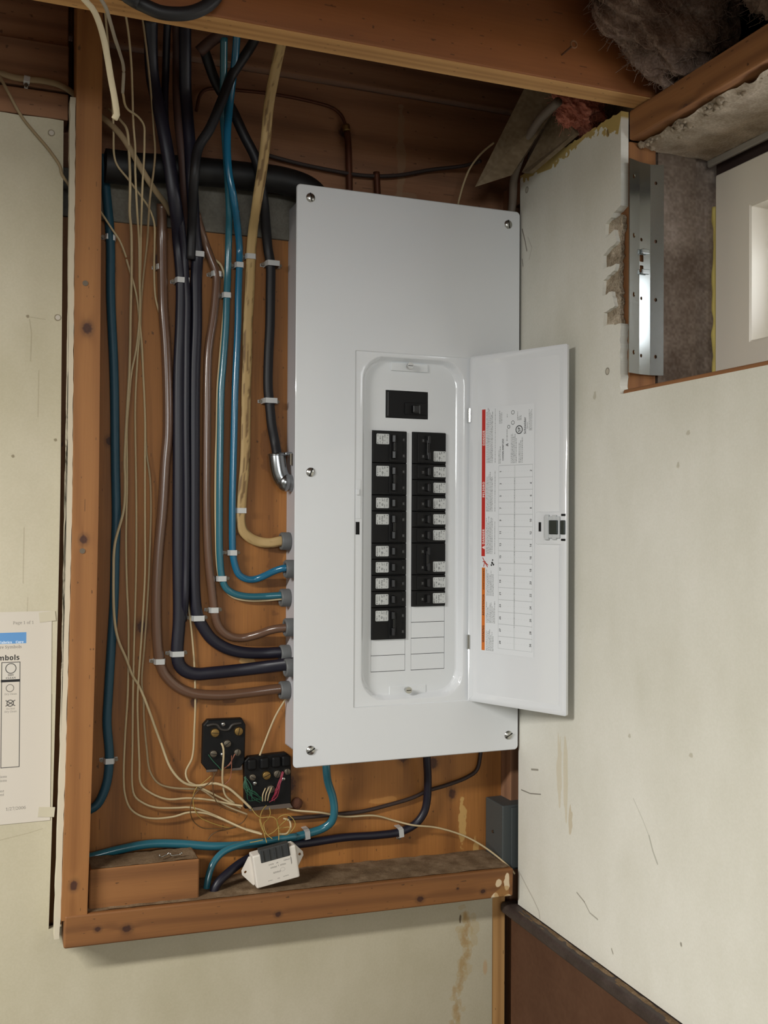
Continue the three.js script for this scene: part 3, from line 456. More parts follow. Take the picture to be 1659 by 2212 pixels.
// ---------------------------------------------------------------- electrical panel
const YT = 1.5945, PITCH = 0.0253, LC = [-0.2574, -0.1988], RC = [-0.1893, -0.1305];
{
  const t = thing('electrical_panel', 'white wall-mounted breaker panel with its door swung open', 'electrical panel', [-0.1925, 1.0785, 0]);
  const L = (g) => g.translate(0.1925, -1.0785, 0);
  const q = 0.0015, bX0 = -0.374, bX1 = -0.012, bY0 = 1.096, bY1 = 1.949;
  obj('cabinet', L(merge([bx(bX0, bX1, bY0, bY1, 0.0005, 0.002, 0), bx(bX0, bX0 + q, bY0, bY1, 0.002, 0.0895, 0), bx(bX1 - q, bX1, bY0, bY1, 0.002, 0.0895, 0), bx(bX0, bX1, bY0, bY0 + q, 0.002, 0.0895, 0), bx(bX0, bX1, bY1 - q, bY1, 0.002, 0.0895, 0)])), M.boxGrey, t);
  const N = 14, o = [-0.387, -0.004, 1.0785, 1.9635], S = [-0.2915, -0.0935, 1.1635, 1.7165], W = [-0.2795, -0.1025, 1.1705, 1.7125];
  const inset = (r, d, rad) => rr(r[0] + d, r[1] - d, r[2] + d, r[3] - d, rad, N);
  obj('cover', L(loft([[inset(o, 0.0005, 0.007), 0.0885], [inset(o, 0, 0.007), 0.0895], [inset(o, 0, 0.007), 0.0908], [inset(o, 0.0012, 0.006), 0.092], [inset(S, 0, 0.002), 0.092], [inset(S, 0.0012, 0.002), 0.0902], [inset(W, 0, 0.04), 0.0902],
    [inset(W, 0.0018, 0.0395), 0.0898], [inset(W, 0.0036, 0.038), 0.0886], [inset(W, 0.005, 0.037), 0.0864], [inset(W, 0.0062, 0.036), 0.082], [inset(W, 0.007, 0.0355), 0.0785], [inset(W, 0.0082, 0.035), 0.0768], [inset(W, 0.01, 0.034), 0.0762], [inset(W, 0.0125, 0.032), 0.076]], 0.75)), M.white, t);
  const hole = (x0, x1, y0, y1) => [[x0, y0], [x0, y1], [x1, y1], [x1, y0]];
  obj('dead_front', L(slab(inset(W, 0.009, 0.034), [hole(LC[0], LC[1], YT - 15 * PITCH - 0.0004, YT + 0.0004), hole(RC[0], RC[1], YT - 15 * PITCH - 0.0004, YT + 0.0004), hole(-0.2345, -0.1615, 1.6155, 1.6595)], 0.0748, 0.0762)), M.whiteFlat, t);
  for (const [col, from] of [[LC, 13], [RC, 11]]) for (let k = from; k < 15; k++)
    obj('filler_plate', L(bx(col[0] + 0.0005, col[1] - 0.0005, YT - (k + 1) * PITCH + 0.0004, YT - k * PITCH - 0.0004, 0.0742, 0.0759, 0.0003)), M.whiteFlat, t);
  for (const [name, y, up] of [['upper', 1.697, 1], ['lower', 1.1845, -1]]) {
    obj('retaining_tab', L(bx(-0.226, -0.163, y - 0.0065, y + 0.0065, 0.0757, up > 0 ? 0.0795 : 0.0775, 0.0012)), M.whiteFlat, t);
    const th = obj('thumb_screw', L(merge([cyl(0.003, 0.012, 'z', 18).translate(-0.198, y + 0.001, 0.0815), cyl(0.0052, 0.004, 'z', 18).translate(-0.198, y + 0.001, 0.0885)])), M.steel, t);
    obj('slot', L(bx(-0.202, -0.194, y + 0.0005, y + 0.0015, 0.0900, 0.0907, 0)), M.dark, th);
  }
  for (const p of [[-0.3649, 1.9439, 0.092], [-0.026, 1.9405, 0.092], [-0.3623, 1.5257, 0.092], [-0.3596, 1.1037, 0.092], [-0.0221, 1.103, 0.092]]) {
    const s = obj('cover_screw', L(new THREE.LatheGeometry([[0, 0.0034], [0.0032, 0.0032], [0.0058, 0.0022], [0.0072, 0.0004], [0.0072, 0]].map((v) => new THREE.Vector2(...v)), 24).rotateX(Math.PI / 2).translate(p[0], p[1], 0.092)), M.steel, t);
    obj('slot', L(new THREE.BoxGeometry(0.0135, 0.0014, 0.0012).rotateZ(p[1] * 9).translate(p[0], p[1], 0.0949)), M.dark, s);
  }
  obj('latch_strip', L(merge([bx(-0.2895, -0.2805, 1.4555, 1.5165, 0.0898, 0.0912, 0.0006), bx(-0.2885, -0.2835, 1.492, 1.5015, 0.0905, 0.0945, 0.0012)])), M.whiteFlat, t);
  obj('latch_slot', L(bx(-0.2885, -0.2825, 1.431, 1.4505, 0.0898, 0.0908, 0)), M.dark, t);
  // the door, seen from its inside
  const d = new THREE.Group(); d.name = 'door'; d.position.set(-0.0955 + 0.1925, 0, 0.0955); d.rotation.y = -65.2 * Math.PI / 180; t.add(d);
  const D = [0.001, 0.1862, 1.1645 - 1.0785, 1.717 - 1.0785], di = (k, r) => rr(D[0] + k, D[1] - k, D[2] + k, D[3] - k, r, 6);
  const back = shapeOf(di(0, 0.003));
  obj('door_leaf', [loft([[di(0, 0.003), -0.003], [di(0, 0.003), 0.0016], [di(0.0012, 0.003), 0.0026], [di(0.0085, 0.003), 0.0026], [di(0.0105, 0.003), 0.0018], [di(0.0125, 0.003), 0.0006], [di(0.0145, 0.004), 0.0]], 0.7), new THREE.ShapeGeometry(shapeOf(di(0.0144, 0.004))), new THREE.ShapeGeometry(back).translate(0, 0, -0.003)], M.white, d);
  const ly = (y) => y - 1.0785;
  // printed label
  const LX0 = 0.0225, LX1 = 0.1265, LY0 = 1.245, LY1 = 1.633, ppm = 5000;
  const label = canvasTex(Math.round((LX1 - LX0) * ppm), Math.round((LY1 - LY0) * ppm), (c, w, h) => {
    c.fillStyle = '#e4e7ea'; c.fillRect(0, 0, w, h);
    const X = (u) => (u - LX0) * ppm, Yy = (y) => (LY1 - y) * ppm, R2 = (u0, u1, ya, yb, col) => { c.fillStyle = col; c.fillRect(X(u0), Yy(Math.max(ya, yb)), X(u1) - X(u0), Math.abs(ya - yb) * ppm); };
    const up = (txt, u, y, size, col, font = 'bold') => { c.save(); c.translate(X(u), Yy(y)); c.rotate(-Math.PI / 2); c.font = `${font} ${size}px sans-serif`; c.fillStyle = col; c.textAlign = 'center'; c.textBaseline = 'middle'; c.fillText(txt, 0, 0); c.restore(); };
    R2(0.0245, 0.0315, 1.6305, 1.397, '#c22a20'); R2(0.0255, 0.0318, 1.379, 1.248, '#d5701e');
    up('DANGER', 0.0283, 1.585, 30, '#f4e6e0'); up('PELIGRO', 0.0283, 1.503, 30, '#f4e6e0'); up('DANGER', 0.0283, 1.428, 30, '#f4e6e0');
    up('\u26A0 WARNING', 0.0288, 1.272, 28, '#4a2408'); up('\u26A0 ADVERTENCIA', 0.0288, 1.318, 25, '#4a2408'); up('\u26A0 AVERTISSEMENT', 0.0288, 1.359, 21, '#4a2408');
    c.fillStyle = '#f4e6e0'; c.beginPath(); c.moveTo(X(0.025), Yy(1.411)); c.lineTo(X(0.031), Yy(1.414)); c.lineTo(X(0.031), Yy(1.408)); c.fill();
    // pictograms
    c.strokeStyle = '#b0301f'; c.lineWidth = 7; c.beginPath(); for (const [a, b, e, f] of [[0.027, 1.395, 0.031, 1.388], [0.031, 1.388, 0.038, 1.383], [0.031, 1.388, 0.037, 1.380], [0.031, 1.388, 0.029, 1.3805], [0.027, 1.3885, 0.033, 1.3885]]) { c.moveTo(X(a), Yy(b)); c.lineTo(X(e), Yy(f)); } c.stroke();
    c.fillStyle = '#161616'; for (const [u, y, r] of [[0.046, 1.387, 9], [0.0485, 1.3845, 8], [0.0445, 1.3835, 7], [0.047, 1.3915, 6]]) { c.beginPath(); c.arc(X(u), Yy(y), r, 0, 7); c.fill(); }
    // fine print, running upward
    const para = (u0, u1, ya, yb, s, n) => { c.fillStyle = '#8f9294'; for (let i = 0; i < n; i++) { const u = u0 + (u1 - u0) * i / n; let y = ya; const end = yb - 0.012 * H(i, s, 9); while (y < end) { const k = 0.0012 + 0.003 * H(Math.round(y * 1e4), i, s); R2(u, u + (u1 - u0) / n * 0.55, y, Math.min(end, y + k), H(i, Math.round(y * 1e4), s) < 0.5 ? '#9a9d9f' : '#b4b7b9'); y += k + 0.0007; } } };
    para(0.0338, 0.0475, 1.545, 1.633, 3, 6); para(0.0338, 0.0475, 1.468, 1.533, 5, 6); para(0.0338, 0.0475, 1.401, 1.461, 7, 6); para(0.0345, 0.05, 1.335, 1.378, 11, 7); para(0.0345, 0.053, 1.292, 1.327, 13, 8); para(0.0345, 0.05, 1.248, 1.283, 15, 7);
    para(0.0505, 0.0525, 1.545, 1.633, 17, 1); para(0.0505, 0.0525, 1.468, 1.537, 19, 1); para(0.0505, 0.0525, 1.401, 1.463, 21, 1);
    para(0.058, 0.063, 1.543, 1.572, 23, 2); up('CHOML30M125C', 0.0665, 1.565, 22, '#2c2e30'); up('A', 0.0745, 1.572, 34, '#222', 'bold'); para(0.0735, 0.0765, 1.578, 1.6, 25, 1); para(0.082, 0.094, 1.543, 1.59, 27, 5); para(0.097, 0.1055, 1.543, 1.586, 29, 3);
    para(0.059, 0.0655, 1.606, 1.63, 31, 3); para(0.074, 0.0785, 1.615, 1.625, 33, 2); for (const y of [1.606, 1.622]) { ring(c, X(0.0855), Yy(y), 14, 4, '#55585a'); } ring(c, X(0.0775), Yy(1.6), 12, 4, '#55585a'); para(0.094, 0.103, 1.609, 1.627, 35, 4);
    ring(c, X(0.0975), Yy(1.5945), 30, 7, '#2a2c2e'); up('SP', 0.0975, 1.5945, 34, '#2a2c2e'); up('Schneider', 0.1085, 1.6, 27, '#3a3d40'); up('Electric', 0.113, 1.6, 16, '#55585a', ''); para(0.116, 0.1225, 1.592, 1.63, 37, 4);
    // circuit schedule
    const g0 = 0.0585, gm = 0.0895, g1 = 0.1235, ya = 1.54, yb = 1.2535, n = 15;
    c.strokeStyle = '#c2c6c9'; c.lineWidth = 3; c.strokeRect(X(g0), Yy(ya), X(g1) - X(g0), (ya - yb) * ppm); R2(gm - 0.0012, gm + 0.0012, ya, yb, '#d6dadc');
    for (let i = 0; i < n; i++) {
      const y = ya - (ya - yb) * i / n, ym = ya - (ya - yb) * (i + 0.5) / n;
      c.strokeStyle = '#aeb2b5'; c.lineWidth = 3; c.setLineDash([]); c.beginPath(); c.moveTo(X(g0), Yy(y)); c.lineTo(X(g1), Yy(y)); c.stroke();
      c.strokeStyle = '#d2d6d8'; c.lineWidth = 2; c.setLineDash([14, 12]); c.beginPath(); c.moveTo(X(g0 + 0.007), Yy(ym)); c.lineTo(X(g1 - 0.007), Yy(ym)); c.stroke(); c.setLineDash([]);
      up(String(2 * i + 1), g0 + 0.0035, ym, 24, '#2a2c2e'); up(String(2 * i + 2), g1 - 0.0035, ym, 24, '#2a2c2e');
    }
    para(gm - 0.0008, gm + 0.0014, 1.388, 1.525, 41, 1); para(gm - 0.0008, gm + 0.0014, 1.288, 1.372, 43, 1);
  });
  const lab = obj('printed_label', new THREE.PlaneGeometry(LX1 - LX0, LY1 - LY0).translate((LX0 + LX1) / 2, ly((LY0 + LY1) / 2), 0.0004), new THREE.MeshStandardMaterial({ map: label, roughness: 0.42 }), d);
  lab.userData.label = 'printed circuit schedule and warning label';
  // latch
  const lp = obj('latch_pad', loft([[rr(0.1285, 0.185, ly(1.4175), ly(1.4675), 0.005, 6), 0.0], [rr(0.1295, 0.184, ly(1.4185), ly(1.4665), 0.005, 6), 0.0022], [rr(0.1315, 0.182, ly(1.4205), ly(1.4645), 0.004, 6), 0.0028], [rr(0.155, 0.156, ly(1.442), ly(1.443), 0.0002, 6), 0.0028]], 0.6), M.white, d);
  obj('latch_slot', bx(0.1365, 0.141, ly(1.4375), ly(1.4515), 0.002, 0.0031, 0), M.dark, lp);
  obj('latch_body', [bx(0.1475, 0.176, ly(1.4275), ly(1.4605), 0.002, 0.0062, 0.0015), bx(0.1495, 0.157, ly(1.425), ly(1.463), 0.002, 0.0075, 0.0015), bx(0.163, 0.17, ly(1.4255), ly(1.4625), 0.002, 0.0068, 0.001)], mat([196, 200, 202], 0.25), lp);
  obj('latch_spring', [bx(0.1585, 0.1735, ly(1.4335), ly(1.4545), 0.005, 0.0085, 0.001), bx(0.177, 0.1845, ly(1.4335), ly(1.4545), 0.002, 0.0055, 0.001)], metal([70, 76, 76], 0.3), lp);
  for (const y of [1.4625, 1.4255]) obj('latch_clip', bx(0.1775, 0.1845, ly(y) - 0.0016, ly(y) + 0.0016, 0.002, 0.0042, 0.0005), M.dark, lp);
  for (const y of [1.623, 1.259]) obj('hinge', [cyl(0.0036, 0.0225, 'y', 18).translate(0.0008, ly(y), 0.0022), bx(0.001, 0.0045, ly(y) - 0.011, ly(y) + 0.011, 0.0018, 0.0042, 0.0004)], M.hingeSteel, d);
}
// breakers
const stickerTex = (s) => canvasTex(192, 160, (c, w, h) => { c.fillStyle = '#c9cccb'; c.fillRect(0, 0, w, h); for (let i = 0; i < 5; i++) { let y = 12; while (y < h - 16) { const k = 5 + 16 * H(i, y, s); if (H(y, i, s + 4) > 0.35) { c.fillStyle = ['#8c8f90', '#a3a6a6', '#6d7071'][Math.floor(H(y, i + 9, s) * 3)]; c.fillRect(14 + i * 35, y, 14, k); } y += k + 5; } } ring(c, 96, 104, 11, 5, '#55585a'); ring(c, 98, 42, 8, 5, '#66696a'); c.fillStyle = '#333'; c.beginPath(); c.arc(18, 140, 6, 0, 7); c.arc(174, 18, 6, 0, 7); c.fill(); });
const stickers = [1, 2, 3].map((s) => new THREE.MeshStandardMaterial({ map: stickerTex(s), roughness: 0.5 }));
const ampTex = ['15', '20', '30'].map((v) => canvasTex(64, 64, (c) => { c.fillStyle = '#0f0f10'; c.fillRect(0, 0, 64, 64); c.fillStyle = '#77797a'; c.font = 'bold 40px sans-serif'; c.textAlign = 'center'; c.textBaseline = 'middle'; c.save(); c.translate(32, 32); c.rotate(-Math.PI / 2); c.fillText(v, 0, 0); c.restore(); }));
const amps = ampTex.map((t) => new THREE.MeshStandardMaterial({ map: t, roughness: 0.45 }));
const stickerGeo = new THREE.ShapeGeometry(shapeOf(rr(-0.0108, 0.0108, -0.0082, 0.0082, 0.0015, 4))); setUV(stickerGeo, (x, y) => [x / 0.0216 + 0.5, y / 0.0164 + 0.5]);
const ampGeo = new THREE.PlaneGeometry(0.0055, 0.0055);
const bodyGeo = (n, w) => { const h = n * PITCH - 0.0009; const l = [rbox(w, h, 0.056, 0.0007).translate(0, 0, -0.028)]; return merge(l); };
const w0 = LC[1] - LC[0] - 0.0012, geos = { 1: bodyGeo(1, w0), 2: bodyGeo(2, w0) };
const ORD = ['topmost', 'second', 'third', 'fourth', 'fifth', 'sixth', 'seventh', 'eighth', 'lowest'];
function column(col, plan, side, where) {
  let k = 0;
  plan.forEach(([n, mark], i) => {
    const yt = YT - k * PITCH, yc = yt - n * PITCH / 2, xc = (col[0] + col[1]) / 2, z = 0.0802; k += n;
    const ord = i === plan.length - 1 ? 'lowest' : ORD[i];
    const t = thing('circuit_breaker', `black ${n === 2 ? 'two-pole' : 'single-pole'} circuit breaker, ${ord} in the column ${where}`, 'breaker', [xc, yc, z], 'breakers in the panel');
    obj('body', geos[n], M.black, t);
    const hx = side * 0.0085, st = side > 0 ? -0.0124 : 0.0176;
    const nose = obj('handle_nose', rbox(0.0225, n * PITCH - 0.004, 0.0022, 0.0009).translate(hx + side * 0.0015, 0, 0.0006), M.black, t);
    for (let p = 0; p < n; p++) {
      const y = ((n - 1) / 2 - p) * PITCH;
      obj('toggle', rbox(0.0058, 0.0125, 0.0085, 0.0014).rotateY(-side * 0.35).translate(hx - side * 0.0035, y, 0.0045), M.blackHandle, t);
      obj('toggle_well', bx(hx - side * 0.0005 - 0.003, hx - side * 0.0005 + 0.0045, y - 0.0068, y + 0.0068, 0.0012, 0.0019, 0), M.dark, t);
      const a = obj('ampere_mark', ampGeo, amps[(i * 2 + p + (side > 0 ? 0 : 1)) % 3], t); a.position.set(side > 0 ? hx + 0.0145 : hx - 0.0035, y - 0.001, side > 0 ? 0.0003 : 0.0021);
      if (p === mark) { const s = obj('sticker', stickerGeo, stickers[(i + (side > 0 ? 0 : 1)) % 3], t); s.position.set(st, y + (n === 2 && side > 0 ? -0.0005 : 0), 0.0003); s.userData.label = 'white printed sticker'; }
    }
    if (n === 2) obj('handle_tie', rbox(0.0045, PITCH, 0.003, 0.001).translate(hx - side * 0.003, 0, 0.0062), M.blackHandle, t);
    for (let p = 1; p < n; p++) obj('seam', bx(-w0 / 2 + 0.001, w0 / 2 - 0.001, -0.0002, 0.0002, 0, 0.00025, 0), M.dark, t);
  });
}
column(LC, [[2, 0], [2, 0], [1, 0], [2, 0], [1, 0], [1, 0], [1, 0], [1, 0], [2, 0]], 1, 'away from the door hinge');
column(RC, [[2, 1], [1, 0], [1, 0], [1, 0], [1, 0], [1, 0], [2, 1], [1, 0], [1, 0]], -1, 'beside the door hinge');
{
  const t = thing('main_breaker', 'wide black main breaker above the two columns of breakers', 'breaker', [-0.198, 1.6375, 0.0775]);
  obj('body', rbox(0.0715, 0.0425, 0.05, 0.001).translate(0, 0, -0.0255), M.black, t);
  obj('handle_housing', rbox(0.036, 0.019, 0.003, 0.001).translate(0.014, -0.006, 0.0006), M.black, t);
  obj('handle', rbox(0.011, 0.013, 0.011, 0.002).translate(0.012, -0.007, 0.004), M.blackHandle, t);
  obj('rating_mark', new THREE.PlaneGeometry(0.002, 0.013).translate(0.0205, -0.007, 0.0022), mat([92, 94, 95], 0.5), t);
  obj('edge_groove', bx(-0.0335, -0.0325, -0.019, 0.019, -0.0006, 0.0002, 0), mat([96, 98, 98], 0.5), t);
}

// ---------------------------------------------------------------- connectors on the panel's side
{
  const prof = [[0.0086, 0], [0.0132, 0], [0.0142, 0.0015], [0.0142, 0.0135], [0.0128, 0.0155], [0.0098, 0.0155], [0.0086, 0.013], [0.0086, 0]].map((p) => new THREE.Vector2(...p));
  const g = new THREE.LatheGeometry(prof, 28).rotateZ(Math.PI / 2);
  for (const [y, z, what] of [[1.4195, 0.021, 'yellow cable'], [1.377, 0.047, 'bright blue cable'], [1.3305, 0.021, 'teal cable with a cream wire'], [1.2865, 0.047, 'shiny brown cable'], [1.2425, 0.022, 'upper navy cable'], [1.2245, 0.05, 'lower navy cable'], [1.1855, 0.022, 'lowest brown cable']]) {
    const t = thing('cable_connector', `grey plastic connector where the ${what} enters the panel`, 'connector', [-0.374, y, z], 'connectors on the panel side');
    obj('collar', g, M.connector, t); obj('wedge', rbox(0.003, 0.003, 0.014, 0.0008).translate(-0.0135, 0.0102, 0), M.connector, t);
  }
  const e = thing('elbow_connector', 'shiny cast metal elbow where the black cable enters the panel', 'connector', [0, 0, 0]);
  obj('elbow', sweep([[-0.3964, 1.5571, 0.022], [-0.3951, 1.5425, 0.023], [-0.3922, 1.5265, 0.024], [-0.3875, 1.5164, 0.026], [-0.378, 1.511, 0.028], [-0.3735, 1.5105, 0.028]], 0.0135, 0.0135, { step: 0.002, seg: 24 }), M.castZinc, e);
  obj('cap', lump(0.0142, [0.8, 1, 0.9], 2, 0.02).translate(...[-0.3856, 1.5119, 0.03]), M.castZinc, e);
  obj('rim', new THREE.TorusGeometry(0.0135, 0.0016, 10, 28).rotateX(Math.PI / 2).translate(...[-0.3956, 1.555, 0.022]), M.castZinc, e);
  obj('clamp_bar', bx(-0.386, -0.374, 1.5545, 1.5595, 0.026, 0.034, 0.0015), M.castZinc, e);
  obj('clamp_screw', cyl(0.0025, 0.018, 'y', 12).translate(-0.3765, 1.548, 0.034), M.nail, e);
}

// ---------------------------------------------------------------- cables
function cable(name, label, pts, a, b, m, o = {}, group) { return tag(obj(name, sweep(pts, a, b, o), m), label, 'cable', group); }
const tw = { from: 0.57, along: 34, around: 22, rgb: [0.42, 0.36, 0.32] };
cable('blue_cable', 'dull blue cable running down beside the wooden stud', [[-0.6638, 1.9955, 0.011], [-0.658, 1.9373, 0.011], [-0.6521, 1.8742, 0.011], [-0.6508, 1.7856, 0.011], [-0.6452, 1.6751, 0.011], [-0.6421, 1.5367, 0.011], [-0.6401, 1.4537, 0.011], [-0.6411, 1.4122, 0.011], [-0.6425, 1.3294, 0.011], [-0.646, 1.2605, 0.011], [-0.6495, 1.1918, 0.011], [-0.6512, 1.1507, 0.011], [-0.6474, 1.0955, 0.011], [-0.6524, 1.0547, 0.011], [-0.6655, 1.0285, 0.011], [-0.68, 1.0217, 0.011]], 0.0068, 0.0065, M.blueOld);
cable('brown_cable', 'brown cable bending to the lowest panel connector', [[-0.579, 1.9283, 0.0264], [-0.5763, 1.8895, 0.0156], [-0.5747, 1.8349, 0.012], [-0.5728, 1.7716, 0.012], [-0.569, 1.7246, 0.012], [-0.5657, 1.6536, 0.012], [-0.5651, 1.581, 0.012], [-0.5683, 1.5386, 0.012], [-0.5719, 1.4675, 0.012], [-0.5777, 1.3959, 0.012], [-0.5799, 1.3252, 0.012], [-0.5773, 1.2579, 0.012], [-0.5744, 1.2382, 0.012], [-0.5687, 1.2211, 0.012], [-0.5518, 1.2013, 0.012], [-0.5285, 1.1881, 0.012], [-0.4849, 1.1814, 0.012], [-0.4352, 1.1829, 0.012], [-0.3914, 1.1872, 0.018], [-0.3714, 1.1882, 0.022]], 0.0079, 0.0074, M.brown);
cable('navy_cable', 'flat navy cable bending to the lower navy connector', [[-0.6103, 2.1598, 0.12], [-0.6056, 2.1275, 0.09], [-0.6005, 2.0943, 0.075], [-0.5902, 2.0484, 0.075], [-0.5784, 1.989, 0.075], [-0.565, 1.9194, 0.0629], [-0.5514, 1.8776, 0.0174], [-0.5455, 1.8181, 0.014], [-0.5457, 1.7514, 0.014], [-0.548, 1.6804, 0.014], [-0.5476, 1.539, 0.014], [-0.5473, 1.3979, 0.014], [-0.5459, 1.3006, 0.014], [-0.5483, 1.2486, 0.014], [-0.5454, 1.2322, 0.014], [-0.5362, 1.2219, 0.014], [-0.5192, 1.2162, 0.014], [-0.4978, 1.2166, 0.014], [-0.4485, 1.2192, 0.014], [-0.4134, 1.2232, 0.024], [-0.3887, 1.2278, 0.04], [-0.3752, 1.2307, 0.05]], 0.0098, 0.0075, M.navy, { groove: 0.12 });
cable('navy_cable', 'thick navy cable bending to the upper navy connector', [[-0.5603, 2.1736, 0.11], [-0.5564, 2.1225, 0.09], [-0.5518, 2.0836, 0.07], [-0.5459, 2.0158, 0.07], [-0.5413, 1.9476, 0.07], [-0.5283, 1.8922, 0.0251], [-0.5224, 1.8594, 0.014], [-0.5235, 1.8236, 0.014], [-0.523, 1.7517, 0.014], [-0.5253, 1.6789, 0.014], [-0.525, 1.5396, 0.014], [-0.524, 1.3956, 0.014], [-0.5222, 1.336, 0.014], [-0.5177, 1.3047, 0.014], [-0.5097, 1.2881, 0.014], [-0.4953, 1.2684, 0.014], [-0.4735, 1.254, 0.014], [-0.4487, 1.2466, 0.014], [-0.4109, 1.2436, 0.014], [-0.3878, 1.2448, 0.02], [-0.3718, 1.2451, 0.022]], 0.0090, 0.0078, M.navy, { groove: 0.06 });
cable('navy_cable', 'navy cable squeezed between the two cables tied to the navy connectors', [[-0.5838, 2.1739, 0.1], [-0.5796, 2.1175, 0.06], [-0.5804, 2.0487, 0.06], [-0.5725, 1.9812, 0.06], [-0.5564, 1.9177, 0.0483], [-0.5433, 1.8566, 0.02], [-0.5386, 1.7933, 0.02], [-0.5388, 1.7226, 0.02], [-0.5387, 1.6095, 0.02], [-0.5369, 1.4685, 0.02], [-0.537, 1.3839, 0.02], [-0.538, 1.3276, 0.02], [-0.5385, 1.2984, 0.008]], 0.0055, 0.0055, M.navy);
cable('brown_cable', 'shiny brown cable between the navy and teal cables', [[-0.5291, 1.9149, 0.04], [-0.52, 1.901, 0.0224], [-0.51, 1.8797, 0.0122], [-0.5002, 1.8559, 0.011], [-0.4921, 1.8344, 0.011], [-0.4926, 1.8027, 0.011], [-0.496, 1.7658, 0.011], [-0.5029, 1.7172, 0.011], [-0.5047, 1.6684, 0.011], [-0.505, 1.6082, 0.011], [-0.5052, 1.5403, 0.011], [-0.5047, 1.4681, 0.011], [-0.5013, 1.3953, 0.011], [-0.4952, 1.3438, 0.011], [-0.4914, 1.3137, 0.011], [-0.4876, 1.295, 0.011], [-0.4796, 1.2811, 0.011], [-0.4657, 1.2713, 0.011], [-0.4459, 1.2685, 0.011], [-0.4253, 1.2737, 0.02], [-0.4048, 1.2825, 0.035], [-0.3747, 1.287, 0.047]], 0.0066, 0.0064, M.brown);
cable('brown_cable', 'dull reddish cable hanging among the navy cables above the bay', [[-0.5692, 2.1699, 0.1], [-0.5624, 2.1333, 0.062], [-0.562, 2.0851, 0.062], [-0.5589, 2.0374, 0.062], [-0.5531, 1.9865, 0.062], [-0.5479, 1.9425, 0.05], [-0.5394, 1.9066, 0.02], [-0.5344, 1.8401, 0.003]], 0.0078, 0.0072, M.brownOld);
cable('teal_cable', 'teal cable with a thin cream wire along its side', [[-0.5058, 2.1521, 0.12], [-0.5018, 2.1139, 0.1], [-0.4956, 2.0577, 0.07], [-0.4926, 2.0233, 0.07], [-0.4887, 1.9716, 0.07], [-0.4818, 1.9251, 0.0531], [-0.4757, 1.8984, 0.0235], [-0.4742, 1.8409, 0.012], [-0.4754, 1.8025, 0.012], [-0.4766, 1.7555, 0.012], [-0.4805, 1.694, 0.012], [-0.4831, 1.6572, 0.012], [-0.4841, 1.5846, 0.012], [-0.4845, 1.5408, 0.012], [-0.4847, 1.4683, 0.012], [-0.4835, 1.3952, 0.012], [-0.4796, 1.3615, 0.012], [-0.4737, 1.347, 0.012], [-0.4613, 1.3382, 0.012], [-0.4414, 1.3334, 0.012], [-0.411, 1.3328, 0.012], [-0.3878, 1.3342, 0.018], [-0.3721, 1.3341, 0.021]], 0.0055, 0.0055, M.teal);
cable('cream_wire', 'thin cream wire following the teal cable into the panel', [[-0.4957, 1.8566, 0.01], [-0.4862, 1.8503, 0.01], [-0.4796, 1.8351, 0.01], [-0.4786, 1.8005, 0.01], [-0.4812, 1.7556, 0.01], [-0.4859, 1.694, 0.01], [-0.4885, 1.6572, 0.01], [-0.4895, 1.5845, 0.01], [-0.4906, 1.5407, 0.01], [-0.4899, 1.4439, 0.01], [-0.4858, 1.3715, 0.01], [-0.4784, 1.3492, 0.01], [-0.463, 1.333, 0.01], [-0.4409, 1.3268, 0.01], [-0.4104, 1.3261, 0.01], [-0.3878, 1.3283, 0.018], [-0.372, 1.3289, 0.021]], 0.0019, 0.0019, M.cream);
cable('blue_cable', 'bright blue cable curving up into its connector', [[-0.489, 2.1574, 0.13], [-0.487, 2.1292, 0.11], [-0.4892, 2.0669, 0.085], [-0.4924, 2.0181, 0.085], [-0.4899, 1.9702, 0.085], [-0.4801, 1.9325, 0.0765], [-0.4644, 1.904, 0.034], [-0.4565, 1.8785, 0.0134], [-0.4562, 1.8503, 0.013], [-0.4574, 1.8053, 0.013], [-0.4578, 1.7568, 0.013], [-0.4597, 1.7075, 0.013], [-0.4615, 1.6582, 0.013], [-0.4626, 1.599, 0.013], [-0.4636, 1.5413, 0.013], [-0.4646, 1.4685, 0.013], [-0.4642, 1.4196, 0.013], [-0.4634, 1.4016, 0.013], [-0.4603, 1.3836, 0.013], [-0.4536, 1.3676, 0.013], [-0.4411, 1.3602, 0.013], [-0.427, 1.36, 0.013], [-0.4138, 1.3661, 0.022], [-0.4046, 1.3722, 0.032], [-0.3918, 1.3776, 0.042], [-0.3753, 1.3791, 0.047]], 0.0056, 0.0056, M.blue);
cable('yellow_cable', 'flat dirty yellow cable rising past the joist', [[-0.4366, 2.1452, 0.2], [-0.4336, 2.1348, 0.17], [-0.4315, 2.1132, 0.13], [-0.4357, 2.069, 0.11], [-0.4351, 2.0245, 0.09], [-0.4398, 1.982, 0.09], [-0.445, 1.9381, 0.0834], [-0.4387, 1.9013, 0.0275], [-0.4376, 1.8655, 0.012], [-0.4395, 1.8071, 0.012], [-0.4421, 1.7581, 0.012], [-0.4425, 1.7087, 0.012], [-0.4436, 1.6593, 0.012], [-0.444, 1.5998, 0.012], [-0.445, 1.5418, 0.012], [-0.4491, 1.4932, 0.012], [-0.4504, 1.4686, 0.012], [-0.4511, 1.4513, 0.012], [-0.4473, 1.4361, 0.012], [-0.4369, 1.4253, 0.012], [-0.422, 1.4187, 0.012], [-0.4051, 1.4166, 0.016], [-0.3889, 1.4196, 0.02], [-0.3726, 1.421, 0.021]], 0.0078, 0.0044, M.tan, { groove: 0.2, tint: tw, s: 4, seg: 20, step: 0.004 });
